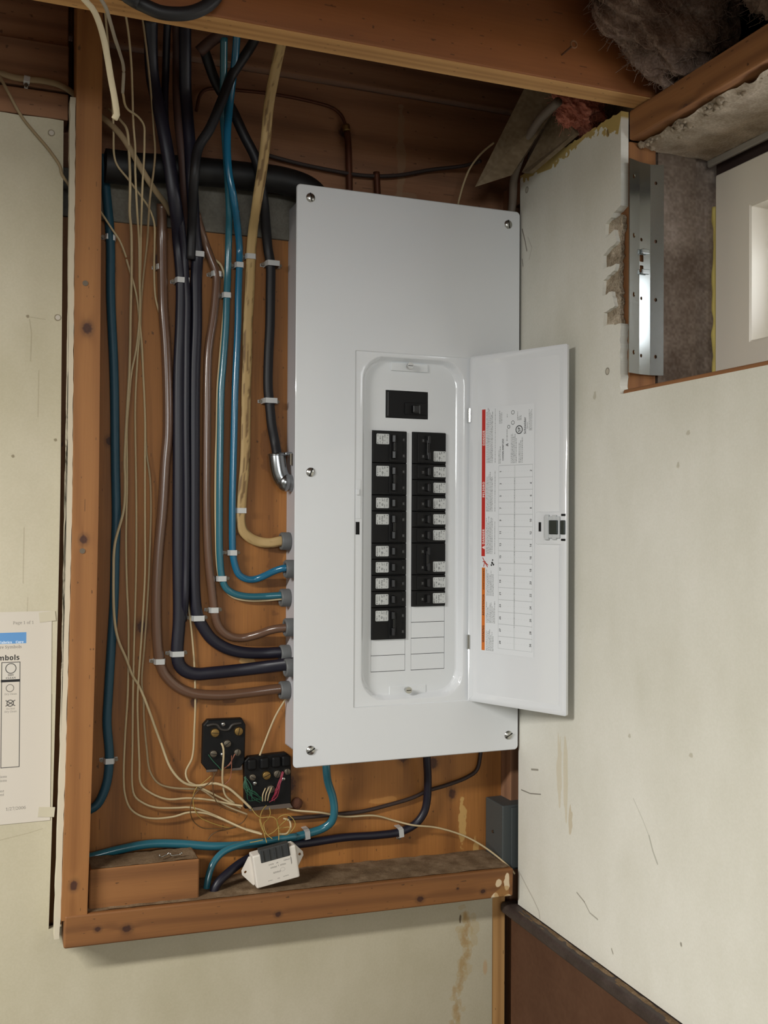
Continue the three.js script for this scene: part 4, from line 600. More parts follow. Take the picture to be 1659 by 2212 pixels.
cable('black_cable', 'black cable strapped twice and entering the metal elbow', [[-0.5294, 2.1441, 0.09], [-0.5226, 2.1359, 0.08], [-0.5068, 2.1101, 0.065], [-0.4819, 2.0721, 0.065], [-0.4632, 2.0363, 0.065], [-0.4422, 1.9969, 0.065], [-0.4313, 1.9465, 0.0607], [-0.4164, 1.9046, 0.0241], [-0.4106, 1.8787, 0.014], [-0.4067, 1.8571, 0.014], [-0.4064, 1.8095, 0.014], [-0.4068, 1.7604, 0.014], [-0.4088, 1.7106, 0.014], [-0.4092, 1.6609, 0.014], [-0.406, 1.6303, 0.014], [-0.4028, 1.6013, 0.014], [-0.3974, 1.5751, 0.014], [-0.3959, 1.5573, 0.02], [-0.3946, 1.5389, 0.024]], 0.0078, 0.0076, M.blackCord);
cable('black_cable', 'black cable crossing the teal cables and dropping into the navy bundle', [[-0.4589, 2.1614, 0.13], [-0.464, 2.1493, 0.12], [-0.4773, 2.1275, 0.11], [-0.4901, 2.1056, 0.1], [-0.5036, 2.0692, 0.1], [-0.5224, 2.0222, 0.1], [-0.5384, 1.9928, 0.1], [-0.5435, 1.9516, 0.1], [-0.5385, 1.9165, 0.06], [-0.5341, 1.8903, 0.03], [-0.5337, 1.85, 0.022]], 0.0072, 0.007, M.blackCord);
cable('brown_cable', 'brown cable stub slanting up under the joist beside the teal cables', [[-0.5362, 2.1382, 0.09], [-0.5233, 2.1497, 0.1], [-0.5085, 2.157, 0.12], [-0.4961, 2.165, 0.14]], 0.0085, 0.008, M.brownOld);
cable('tan_cable', 'flat tan cable crossing the top plates, behind the stud and down to the brown cable', [[-1.1905, 2.0341, 0.058], [-0.9818, 2.06, 0.058], [-0.868, 2.0728, 0.058], [-0.8084, 2.075, 0.058], [-0.7925, 2.0724, 0.058], [-0.7729, 2.0723, 0.058], [-0.7543, 2.0738, 0.057], [-0.7355, 2.0733, 0.056], [-0.7216, 2.0696, 0.056], [-0.7096, 2.0652, 0.05], [-0.691, 2.0584, 0.035], [-0.6709, 2.04, 0.045], [-0.6547, 2.0221, 0.06], [-0.6398, 2.0025, 0.068], [-0.6234, 1.9758, 0.07], [-0.6061, 1.9503, 0.066], [-0.5889, 1.9355, 0.05], [-0.5749, 1.9263, 0.035], [-0.5647, 1.9164, 0.02]], 0.0046, 0.003, M.creamDark);
cable('cream_cable', 'pale cream cable end hanging down in front of the joist and stud', [[-0.7341, 2.025, 0.43], [-0.7254, 2.0156, 0.43], [-0.7166, 2.0071, 0.43], [-0.7096, 1.9922, 0.43], [-0.7046, 1.9748, 0.43], [-0.7005, 1.9542, 0.43], [-0.6969, 1.9334, 0.43], [-0.6938, 1.9176, 0.43], [-0.6912, 1.9022, 0.43], [-0.6907, 1.8951, 0.43], [-0.6931, 1.8907, 0.43]], 0.0035, 0.0026, mat([214, 200, 166], 0.6), { groove: 0.12 });
cable('black_cord_coil', 'black cord loop draped over the underside of the joist', [[-0.6872, 2.0526, 0.432], [-0.687, 2.0332, 0.432], [-0.6765, 2.0255, 0.432], [-0.6619, 2.0206, 0.432], [-0.6452, 2.0165, 0.432], [-0.6283, 2.0176, 0.432], [-0.6118, 2.0217, 0.432], [-0.5946, 2.0318, 0.432], [-0.5826, 2.0452, 0.432], [-0.5763, 2.0644, 0.432], [-0.5808, 2.0899, 0.432], [-0.6016, 2.1077, 0.43], [-0.6328, 2.1115, 0.43], [-0.6635, 2.0935, 0.432], [-0.6833, 2.0646, 0.44], [-0.6908, 2.0393, 0.447], [-0.6861, 2.0206, 0.45], [-0.6704, 2.0145, 0.45]], 0.0076, 0.0076, M.blackCord);
// thin cream wires in the bay
const bell = 'thin cream wires in the bay';
const wire = (label, pts, o = {}) => cable('bell_wire', label, pts, o.r || 0.0016, o.r || 0.0016, o.m || M.cream, { seg: 8, step: 0.005 }, bell);
wire('thin cream wire bowing out across the dull blue cable', [[-0.657, 2.058, 0.03], [-0.643, 2.0312, 0.06], [-0.6362, 2.0164, 0.07], [-0.6326, 1.9799, 0.07], [-0.631, 1.9351, 0.07], [-0.6288, 1.9013, 0.0498], [-0.6244, 1.8834, 0.0322], [-0.6218, 1.8251, 0.02], [-0.6227, 1.766, 0.02], [-0.623, 1.7195, 0.02], [-0.624, 1.6723, 0.02], [-0.6269, 1.6141, 0.02], [-0.6297, 1.5366, 0.02], [-0.6288, 1.5131, 0.02], [-0.6305, 1.4669, 0.02], [-0.6433, 1.416, 0.024], [-0.645, 1.3742, 0.024], [-0.6426, 1.3046, 0.02], [-0.6371, 1.2743, 0.02], [-0.6254, 1.2456, 0.02], [-0.6158, 1.2197, 0.02], [-0.606, 1.2038, 0.014], [-0.5972, 1.1827, 0.02], [-0.5728, 1.1171, 0.012], [-0.5564, 1.0742, 0.02], [-0.536, 1.0521, 0.02], [-0.5145, 1.0463, 0.018], [-0.4925, 1.0488, 0.022], [-0.4725, 1.0416, 0.026], [-0.4548, 1.0263, 0.028], [-0.4362, 1.0073, 0.03]], { r: 0.002 });
wire('thin cream wire making the widest bend at the foot of the bay', [[-0.6559, 2.1708, 0.16], [-0.6433, 2.1361, 0.13], [-0.636, 2.1005, 0.11], [-0.6313, 2.0632, 0.09], [-0.6276, 2.025, 0.074], [-0.6247, 1.9911, 0.074], [-0.6244, 1.9568, 0.074], [-0.6189, 1.9064, 0.055], [-0.611, 1.8705, 0.018], [-0.6095, 1.8155, 0.015], [-0.6084, 1.7681, 0.015], [-0.6134, 1.7092, 0.015], [-0.62, 1.6733, 0.015], [-0.6231, 1.6383, 0.015], [-0.6261, 1.591, 0.015], [-0.6257, 1.5369, 0.015], [-0.6254, 1.5016, 0.015], [-0.6262, 1.4199, 0.015], [-0.6243, 1.35, 0.015], [-0.6219, 1.3029, 0.015], [-0.6213, 1.2331, 0.015], [-0.6229, 1.1849, 0.02], [-0.6246, 1.128, 0.01], [-0.6268, 1.0665, 0.015], [-0.6246, 1.0415, 0.015], [-0.617, 1.0208, 0.015], [-0.602, 1.0082, 0.015], [-0.5827, 1.0022, 0.015], [-0.5523, 1.0019, 0.015], [-0.5299, 1.006, 0.015], [-0.5036, 1.0021, 0.015], [-0.4777, 0.9903, 0.015], [-0.4549, 0.9807, 0.03], [-0.4257, 0.9734, 0.05]]);
wire('thin cream wire making the second widest bend at the foot of the bay', [[-0.6576, 2.0158, 0.2], [-0.6418, 2.0269, 0.12], [-0.6212, 2.0306, 0.085], [-0.6119, 2.0254, 0.07], [-0.6111, 2.0059, 0.07], [-0.6115, 1.9774, 0.07], [-0.6133, 1.9427, 0.07], [-0.6118, 1.9083, 0.0514], [-0.6083, 1.877, 0.018], [-0.6074, 1.8632, 0.0123], [-0.6082, 1.7925, 0.012], [-0.6078, 1.7457, 0.012], [-0.6109, 1.6979, 0.012], [-0.6138, 1.6273, 0.012], [-0.6124, 1.5374, 0.012], [-0.6114, 1.4908, 0.012], [-0.6106, 1.3961, 0.012], [-0.6115, 1.3259, 0.012], [-0.613, 1.2559, 0.012], [-0.6146, 1.191, 0.018], [-0.6137, 1.1148, 0.01], [-0.6134, 1.0501, 0.012], [-0.6093, 1.0365, 0.012], [-0.5969, 1.0257, 0.012], [-0.5797, 1.0178, 0.012], [-0.547, 1.0139, 0.012], [-0.5294, 1.013, 0.012], [-0.5109, 1.0076, 0.012], [-0.4879, 0.9962, 0.012], [-0.4669, 0.9869, 0.025], [-0.4443, 0.9775, 0.04], [-0.4248, 0.9733, 0.055]]);
wire('thin grey-cream wire swinging right before the third bend', [[-0.6298, 2.1792, 0.14], [-0.6177, 2.1432, 0.11], [-0.6037, 2.0715, 0.08], [-0.5976, 2.0234, 0.068], [-0.5954, 1.9918, 0.068], [-0.5972, 1.9623, 0.068], [-0.6012, 1.9287, 0.0651], [-0.5999, 1.9013, 0.0395], [-0.5981, 1.8729, 0.0139], [-0.6034, 1.817, 0.011], [-0.6065, 1.7691, 0.011], [-0.6062, 1.7222, 0.011], [-0.6024, 1.6748, 0.011], [-0.5992, 1.6162, 0.011], [-0.5967, 1.5568, 0.011], [-0.5908, 1.5142, 0.011], [-0.5891, 1.4673, 0.011], [-0.5906, 1.396, 0.011], [-0.5917, 1.361, 0.011], [-0.5947, 1.3017, 0.011], [-0.5978, 1.2551, 0.011], [-0.6009, 1.2079, 0.011], [-0.5978, 1.1818, 0.01], [-0.597, 1.1513, 0.011], [-0.5926, 1.1057, 0.011], [-0.5875, 1.0726, 0.011], [-0.5749, 1.0534, 0.011], [-0.5568, 1.0455, 0.011], [-0.5294, 1.0409, 0.011], [-0.5109, 1.0386, 0.011], [-0.49, 1.0232, 0.011], [-0.469, 1.0083, 0.011], [-0.4396, 0.9957, 0.02]], { m: M.creamDark });
wire('short thin cream wire slanting behind the brown cable', [[-0.6793, 2.1774, 0.15], [-0.6696, 2.1229, 0.12], [-0.6599, 2.0759, 0.08], [-0.654, 2.0242, 0.06], [-0.6504, 1.9708, 0.06], [-0.6331, 1.9487, 0.06], [-0.6203, 1.9336, 0.0591], [-0.6095, 1.9229, 0.0537], [-0.6002, 1.9134, 0.0454], [-0.5901, 1.8971, 0.0286], [-0.5869, 1.8751, 0.0128], [-0.5868, 1.8307, 0.01], [-0.5845, 1.79, 0.01], [-0.578, 1.7645, 0.01], [-0.5724, 1.7473, 0.006]]);
wire('thin cream wire bending between the two lowest ones', [[-0.6285, 1.8428, 0.013], [-0.6138, 1.7918, 0.013], [-0.608, 1.7455, 0.013], [-0.605, 1.7191, 0.013], [-0.6026, 1.6745, 0.013], [-0.5994, 1.6076, 0.013], [-0.5989, 1.5377, 0.013], [-0.5981, 1.4435, 0.013], [-0.5976, 1.3731, 0.013], [-0.6005, 1.3021, 0.013], [-0.6048, 1.232, 0.013], [-0.6075, 1.1834, 0.016], [-0.6057, 1.1392, 0.01], [-0.6037, 1.089, 0.013], [-0.6014, 1.0562, 0.013], [-0.5896, 1.0426, 0.013], [-0.5626, 1.029, 0.013], [-0.5297, 1.0273, 0.013], [-0.4962, 1.0214, 0.013], [-0.4646, 1.0123, 0.014], [-0.447, 1.0093, 0.02]]);
wire('thin cream wire slanting out from behind the stud', [[-0.6823, 1.9253, 0.03], [-0.6678, 1.9066, 0.025], [-0.6507, 1.8832, 0.022], [-0.639, 1.867, 0.02], [-0.629, 1.8445, 0.017]]);
wire('thin cream wire dropping from behind the navy cables', [[-0.5328, 1.3371, 0.006], [-0.5325, 1.3288, 0.009], [-0.5281, 1.2996, 0.009], [-0.5218, 1.2396, 0.008], [-0.5194, 1.1764, 0.009], [-0.5205, 1.1332, 0.009], [-0.5237, 1.0874, 0.009], [-0.5334, 1.0662, 0.009], [-0.53, 1.053, 0.014], [-0.5172, 1.0455, 0.014], [-0.4845, 1.0258, 0.012], [-0.448, 1.0044, 0.012]]);
wire('thin cream wire running from the panel corner to the lower terminal block', [[-0.3632, 1.1843, 0.004], [-0.3747, 1.1712, 0.01], [-0.3927, 1.143, 0.01], [-0.4127, 1.1012, 0.016], [-0.4213, 1.0862, 0.024]]);
wire('thin cream wire arching over the ledge to the far corner', [[-0.3734, 0.9965, 0.012], [-0.3623, 0.9915, 0.008], [-0.3234, 0.9882, 0.024], [-0.275, 0.9725, 0.008], [-0.2228, 0.9688, 0.008], [-0.1876, 0.957, 0.008], [-0.1635, 0.9515, 0.022], [-0.1184, 0.9429, 0.024], [-0.0753, 0.9278, 0.03], [-0.0492, 0.914, 0.04], [-0.0257, 0.8966, 0.055], [-0.0077, 0.8786, 0.075], [-0.0026, 0.8704, 0.08]]);
wire('thin grey wire hanging from the joist beside the cream cable', [[-0.7113, 2.0244, 0.43], [-0.7079, 2.0189, 0.43], [-0.7034, 2.0155, 0.425], [-0.6952, 2.0111, 0.4], [-0.6857, 2.0123, 0.36], [-0.673, 2.0224, 0.3], [-0.6614, 2.0293, 0.24], [-0.6576, 2.0158, 0.2]], { m: mat([150, 140, 124], 0.6), r: 0.0022 });
wire('thin grey-cream wire hanging across the left wall board', [[-0.8982, 2.187, 0.056], [-0.8628, 2.1481, 0.058], [-0.8327, 2.1033, 0.058], [-0.8083, 2.0688, 0.059], [-0.7985, 2.0515, 0.059], [-0.786, 2.0292, 0.0575], [-0.7761, 2.0144, 0.0575], [-0.7618, 1.9976, 0.059], [-0.7417, 1.9754, 0.059], [-0.7271, 1.9542, 0.059], [-0.7252, 1.9446, 0.059], [-0.7162, 1.9346, 0.05], [-0.7113, 1.9317, 0.035]], { m: M.creamDark, r: 0.0022 });
wire('thin white wire rising behind the top of the panel', [[-0.0939, 1.9742, 0.04], [-0.0961, 1.9834, 0.05], [-0.0869, 2.0145, 0.05], [-0.0751, 2.0415, 0.05], [-0.0663, 2.0584, 0.07], [-0.0571, 2.0685, 0.1]], { r: 0.0017 });
// cables below the panel
cable('teal_cable', 'teal cable leaving the panel bottom and running left along the ledge', [[-0.3209, 1.1061, 0.045], [-0.3175, 1.0619, 0.04], [-0.3117, 1.0379, 0.03], [-0.3004, 1.0084, 0.022], [-0.2973, 0.9861, 0.02], [-0.3012, 0.9697, 0.018], [-0.3138, 0.9595, 0.014], [-0.3393, 0.954, 0.014], [-0.3706, 0.9493, 0.014], [-0.4245, 0.9464, 0.014], [-0.4901, 0.95, 0.014], [-0.542, 0.9592, 0.014], [-0.5871, 0.9641, 0.014], [-0.6286, 0.9611, 0.014], [-0.6698, 0.9547, 0.014], [-0.6888, 0.9515, 0.014]], 0.0066, 0.006, M.teal);
cable('teal_cable', 'teal cable branching down into the ledge beside the wooden block', [[-0.3608, 0.9542, 0.022], [-0.4069, 0.9531, 0.026], [-0.4482, 0.953, 0.03], [-0.4798, 0.947, 0.036], [-0.4958, 0.9352, 0.042], [-0.5029, 0.9227, 0.046], [-0.5078, 0.9045, 0.05], [-0.5097, 0.8819, 0.05]], 0.0052, 0.005, M.teal);
cable('navy_cable', 'dark navy cable leaving the panel bottom and curving down into the ledge', [[-0.1456, 1.1, 0.04], [-0.1419, 1.0598, 0.034], [-0.1357, 1.0265, 0.024], [-0.1345, 0.9866, 0.018], [-0.1394, 0.9666, 0.016], [-0.1535, 0.9498, 0.014], [-0.1808, 0.9397, 0.014], [-0.2192, 0.9384, 0.014], [-0.2769, 0.9408, 0.014], [-0.3338, 0.9387, 0.014], [-0.3753, 0.9392, 0.02], [-0.4147, 0.9359, 0.028], [-0.449, 0.9306, 0.04], [-0.4781, 0.9199, 0.055], [-0.4956, 0.9077, 0.062], [-0.5045, 0.882, 0.062]], 0.0066, 0.0063, M.navy);
cable('dark_cable', 'thin dark brown cable sagging along the plywood below the panel', [[-0.0277, 1.0771, 0.006], [-0.0294, 1.0558, 0.006], [-0.0363, 1.0279, 0.006], [-0.0547, 1.0169, 0.006], [-0.0953, 1.0063, 0.006], [-0.1268, 1.0006, 0.006], [-0.157, 0.991, 0.006], [-0.2017, 0.983, 0.006], [-0.2455, 0.9773, 0.006], [-0.2886, 0.9771, 0.006], [-0.3455, 0.9775, 0.006], [-0.37, 0.9785, 0.006]], 0.0034, 0.0034, mat([52, 38, 34], 0.6), { seg: 8 });
cable('dark_cable', 'thin dark cable sagging across the rim joist above the panel', [[-0.4254, 2.0312, 0.012], [-0.3647, 2.0232, 0.012], [-0.3143, 2.0194, 0.012], [-0.2506, 2.0178, 0.012], [-0.1918, 2.0254, 0.012], [-0.1316, 2.0425, 0.012], [-0.0775, 2.0508, 0.03], [-0.0613, 2.0509, 0.06]], 0.0032, 0.0032, mat([48, 36, 32], 0.7), { seg: 8 });
cable('grey_conduit', 'grey-brown cable curving up beside the leaning board', [[-0.0099, 1.9599, 0.07], [-0.0092, 1.9833, 0.075], [-0.0203, 2.0135, 0.1], [-0.0338, 2.026, 0.14], [-0.0435, 2.0405, 0.18], [-0.0485, 2.0576, 0.23], [-0.0507, 2.0636, 0.29]], 0.0068, 0.0066, mat([112, 100, 88], 0.6));
tag(obj('tape_scrap', sweep([[-0.0411, 2.0203, 0.152], [-0.0431, 2.0252, 0.163], [-0.0465, 2.0328, 0.178]], 0.0045, 0.0016, { step: 0.003, out: [-0.4, 0, 1] }), mat([206, 204, 196], 0.7)), 'scrap of white tape stuck to the grey-brown cable', 'tape');
// tubing and drain pipe overhead
{
  const t = thing('copper_tube', 'thin dark copper tube running along the rim joist with a brass fitting', 'pipe', [0, 0, 0]);
  obj('tube', sweep([[-0.5243, 2.0836, 0.008], [-0.5187, 2.1096, 0.008], [-0.5094, 2.1197, 0.008], [-0.4695, 2.1254, 0.008], [-0.3948, 2.1292, 0.008], [-0.3278, 2.1262, 0.008], [-0.3018, 2.1219, 0.008], [-0.2874, 2.112, 0.008], [-0.2802, 2.0964, 0.008]], 0.0027, 0.0027, { seg: 8 }), M.copper, t);
  obj('fitting', sweep([[-0.2809, 2.0971, 0.01], [-0.2792, 2.0867, 0.01]], 0.0065, 0.0065, { seg: 10, step: 0.004 }), M.brass, t);
  obj('drop_pipe', sweep([[-0.2792, 2.0882, 0.01], [-0.2767, 2.0674, 0.01], [-0.2748, 2.0229, 0.01], [-0.2738, 1.9844, 0.01]], 0.0056, 0.0056, { seg: 10 }), M.copper, t);
  tag(obj('copper_tube', sweep([[-0.228, 2.0261, 0.012], [-0.2253, 1.9821, 0.012]], 0.0056, 0.0056, { seg: 10 }), M.copper), 'short dark pipe rising behind the top of the panel', 'pipe');
  const y = 1.984, g = new THREE.Group(); g.name = 'drain_pipe'; scene.add(g); tag(g, 'fat black plastic drain pipe lying along the top of the bay', 'pipe');
  obj('pipe', sweep([[-0.662, y - 0.012, 0.034], [-0.56, y - 0.004, 0.034], [-0.45, y, 0.034], [-0.39, y, 0.034], [-0.35, y - 0.01, 0.034], [-0.325, y - 0.035, 0.034]], 0.021, 0.021, { seg: 24 }), M.pipe, g);
  obj('coupling', cyl(0.0245, 0.035, 'x', 28).translate(-0.645, y - 0.0115, 0.034), M.pipe, g);
}

// ---------------------------------------------------------------- straps holding cables
function strap(label, at, w, { a = 0, h = 0.0082, d = 0.0165, z0 = 0, nails = 1, side = -1 } = {}) {
  const t = thing('cable_strap', label, 'strap', [at[0], at[1], z0], 'metal straps on the cables'); t.rotation.z = a;
  const pts = [[-w / 2, 0.0], [-w / 2, d * 0.7], [-w / 2 + 0.0022, d], [w / 2 - 0.0022, d], [w / 2, d * 0.7], [w / 2, 0]], inn = pts.map(([x, y]) => [x * (1 - 0.0024 / w), y - (y > 0.001 ? 0.0012 : 0)]).reverse();
  const g = new THREE.ExtrudeGeometry(shapeOf([...pts, ...inn]), { depth: h, bevelEnabled: false }).translate(0, 0, -h / 2).rotateX(Math.PI / 2).scale(1, 1, 1);
  obj('band', g, M.galv, t);
  for (let i = 0; i < nails; i++) { const s = i ? -side : side; obj('nail', merge([cyl(0.0012, 0.008, 'z', 8).translate(s * (w / 2 + 0.0028), 0, 0.004), cyl(0.0026, 0.0012, 'z', 10).translate(s * (w / 2 + 0.0028), 0, 0.0085)]), M.nail, t); obj('lug', rbox(0.006, 0.005, 0.0014, 0.0005).translate(s * (w / 2 + 0.0022), 0, 0.001), M.galv, t); }
}
const Sx = (p, dz) => p;
strap('metal strap high on the dull blue cable beside the stud', [-0.6516, 1.8733, 0.012], 0.0165, { a: -0.12 });
strap('metal strap on the upper run of the lowest brown cable', [-0.5754, 1.8363, 0.012], 0.0172);
strap('metal strap on the flat navy cable, upper one', [-0.5448, 1.8174, 0.014], 0.0225, { d: 0.023 });
strap('metal strap on the thick navy cable, upper one', [-0.5217, 1.8595, 0.014], 0.0205, { d: 0.024 });
strap('metal strap on the shiny brown cable, upper one', [-0.4916, 1.8335, 0.012], 0.0165, { nails: 2 });
strap('metal strap on the teal cable, upper one', [-0.4759, 1.8014, 0.014], 0.0148, { d: 0.0185 });
strap('metal strap on the bright blue cable, upper one', [-0.4565, 1.8501, 0.014], 0.0148, { d: 0.0195 });
strap('metal strap on the yellow cable, upper one', [-0.4381, 1.8657, 0.014], 0.0175, { d: 0.0175 });
strap('wide metal strap on the black cable, upper one', [-0.4035, 1.8569, 0.016], 0.023, { d: 0.0235, nails: 2 });
strap('wide metal strap on the black cable, lower one', [-0.4058, 1.6404, 0.016], 0.023, { d: 0.0235, nails: 2 });
strap('metal strap on the yellow cable above its bend', [-0.4502, 1.4672, 0.014], 0.0175, { d: 0.0175 });
strap('metal strap on the bright blue cable above its bend', [-0.4636, 1.4016, 0.014], 0.0148, { nails: 2, d: 0.0195 });
strap('metal strap on the teal cable above its bend', [-0.4808, 1.3616, 0.014], 0.0168, { nails: 2, d: 0.0185 });
strap('metal strap on the shiny brown cable above its bend', [-0.492, 1.3132, 0.014], 0.0155, { nails: 2, d: 0.018 });
strap('metal strap on the thick navy cable above its bend', [-0.5169, 1.3018, 0.014], 0.0205, { nails: 2, d: 0.0225 });
strap('metal strap on the flat navy cable above its bend', [-0.5483, 1.2486, 0.014], 0.0215, { nails: 2, d: 0.0225 });
strap('metal strap on the lowest brown cable above its bend', [-0.5747, 1.2378, 0.014], 0.0172, { d: 0.0195 });
strap('metal strap low on the dull blue cable beside the stud', [-0.6475, 1.0936, 0.012], 0.0162, { nails: 2, d: 0.0182 });
strap('metal strap on the teal cable below the panel', [-0.3416, 0.9528, 0.014], 0.0172, { a: Math.PI / 2 + 0.1, d: 0.021 });
strap('metal strap on the navy cable below the panel', [-0.1808, 0.9389, 0.014], 0.0172, { a: Math.PI / 2 + 0.1, d: 0.021 });
strap('small metal strap on the tan cable across the top plate', [-0.7729, 2.0717, 0.058], 0.0115, { a: Math.PI / 2 - 0.1, z0: 0.052, d: 0.0095, side: -1 });

// ---------------------------------------------------------------- terminal blocks and bell wiring
function knob(parent, x, y, z, r, m, slot = true) { const k = obj('terminal_screw', new THREE.LatheGeometry([[0, 0.006], [r * 0.85, 0.0058], [r, 0.0048], [r, 0]].map((v) => new THREE.Vector2(...v)), 20).rotateX(Math.PI / 2).translate(x, y, z), m, parent); if (slot) obj('slot', new THREE.BoxGeometry(r * 1.7, 0.0008, 0.0006).rotateZ(0.5 + x * 40).translate(x, y, z + 0.006), M.dark, k); }
{
  const t = thing('terminal_block', 'square black bakelite terminal block with two brass knobs on top', 'terminal block', [-0.4752, 1.1061, 0]); t.rotation.z = -0.02;
  obj('base', slab([[-0.033, -0.03], [-0.026, -0.039], [0.026, -0.039], [0.033, -0.03], [0.033, 0.028], [0.027, 0.038], [-0.026, 0.038], [-0.033, 0.03]], [], 0, 0.014, 0.0015), M.black, t);
  obj('rib', merge([sweep([[-0.028, 0.029, 0.014], [-0.02, 0.031, 0.0145], [-0.012, 0.03, 0.0145], [-0.006, 0.023, 0.0145], [0.006, 0.022, 0.0145], [0.012, 0.029, 0.0145], [0.026, 0.031, 0.014]], 0.0022, 0.0025, { step: 0.002, seg: 8 })]), mat([52, 48, 44], 0.5), t);
  obj('foot_plate', merge([bx(-0.026, -0.009, -0.0425, -0.036, 0.008, 0.013, 0.001), bx(0.013, 0.03, -0.0425, -0.035, 0.008, 0.013, 0.001)]), mat([96, 88, 82], 0.35), t);
  for (const [px, py, r, m] of [[-0.0155, 0.0185, 0.0066, M.brass], [0.0215, 0.019, 0.0066, M.brass], [0.004, 0.001, 0.0058, M.nail], [-0.017, -0.0135, 0.0055, M.nail], [0.0205, -0.0135, 0.0055, M.nail]]) knob(t, px, py, 0.014, r, m);
  for (const [px, py] of [[-0.003, 0.031], [-0.003, -0.0155]]) knob(t, px, py, 0.0125, 0.003, M.steel);
  const u = thing('terminal_block', 'black bakelite terminal block with green and red wires, lower of the pair', 'terminal block', [-0.4052, 1.0432, 0]); u.rotation.z = 0.02;
  obj('base', slab([[-0.037, -0.04], [0.037, -0.04], [0.038, 0.02], [0.036, 0.036], [0.03, 0.041], [-0.03, 0.04], [-0.037, 0.034]], [], 0, 0.014, 0.0015), M.black, u);
  obj('rib', merge([[-0.026, 0], [-0.006, 0], [0.013, 0], [0.029, 0]].map(([x]) => rbox(0.015, 0.018, 0.012, 0.004).translate(x, 0.0285, 0.014))), M.black, u);
  obj('foot_plate', slab([[-0.03, -0.044], [0.04, -0.047], [0.032, -0.034], [-0.02, -0.036]], [], 0.008, 0.013), mat([98, 88, 80], 0.4), u);
  for (const [px, py, r, m] of [[-0.0255, 0.009, 0.0052, M.nail], [-0.003, 0.0095, 0.0066, M.brass], [0.0145, 0.01, 0.0062, M.nail], [0.0305, 0.012, 0.0052, M.nail], [0.0035, -0.0125, 0.0064, M.nail]]) knob(u, px, py, 0.014, r, m);
  for (const [px, py] of [[-0.022, -0.001], [0.024, 0.001]]) knob(u, px, py, 0.0125, 0.003, M.steel);
  tag(obj('wood_plug', lump(0.0095, [1, 1, 0.5], 4, 0.1).translate(...[-0.3551, 1, 0.004]), mat([84, 48, 30], 0.8)), 'dark round knob of wood beside the lower terminal block', 'plug');
}
const hair = (name, label, list, m, r = 0.0006) => { const t = thing(name, label, 'wire'); list.forEach((p) => obj('strand', sweep(p, r, r, { seg: 6, step: 0.003 }), m, t)); };
const fan = (x0, y0, x1, y1, n, bow, z, s) => Array.from({ length: n }, (_, i) => { const k = (H(i, s, 1) - 0.5), j = (H(i, s, 2) - 0.5); return [[x0 + k * 0.004, y0 + j * 0.003, z], [x0 + (x1 - x0) * 0.25 - bow * (1.8 * H(i, s, 3) - 0.5), y0 + (y1 - y0) * 0.4 + k * 0.006, z + 0.004], [x0 + (x1 - x0) * 0.55 - bow * (1.7 * H(i, s, 4) - 0.6), y0 + (y1 - y0) * 0.8 + j * 0.016, z + 0.003], [x1 + j * 0.012, y1 + k * 0.008, z - 0.002]]; });
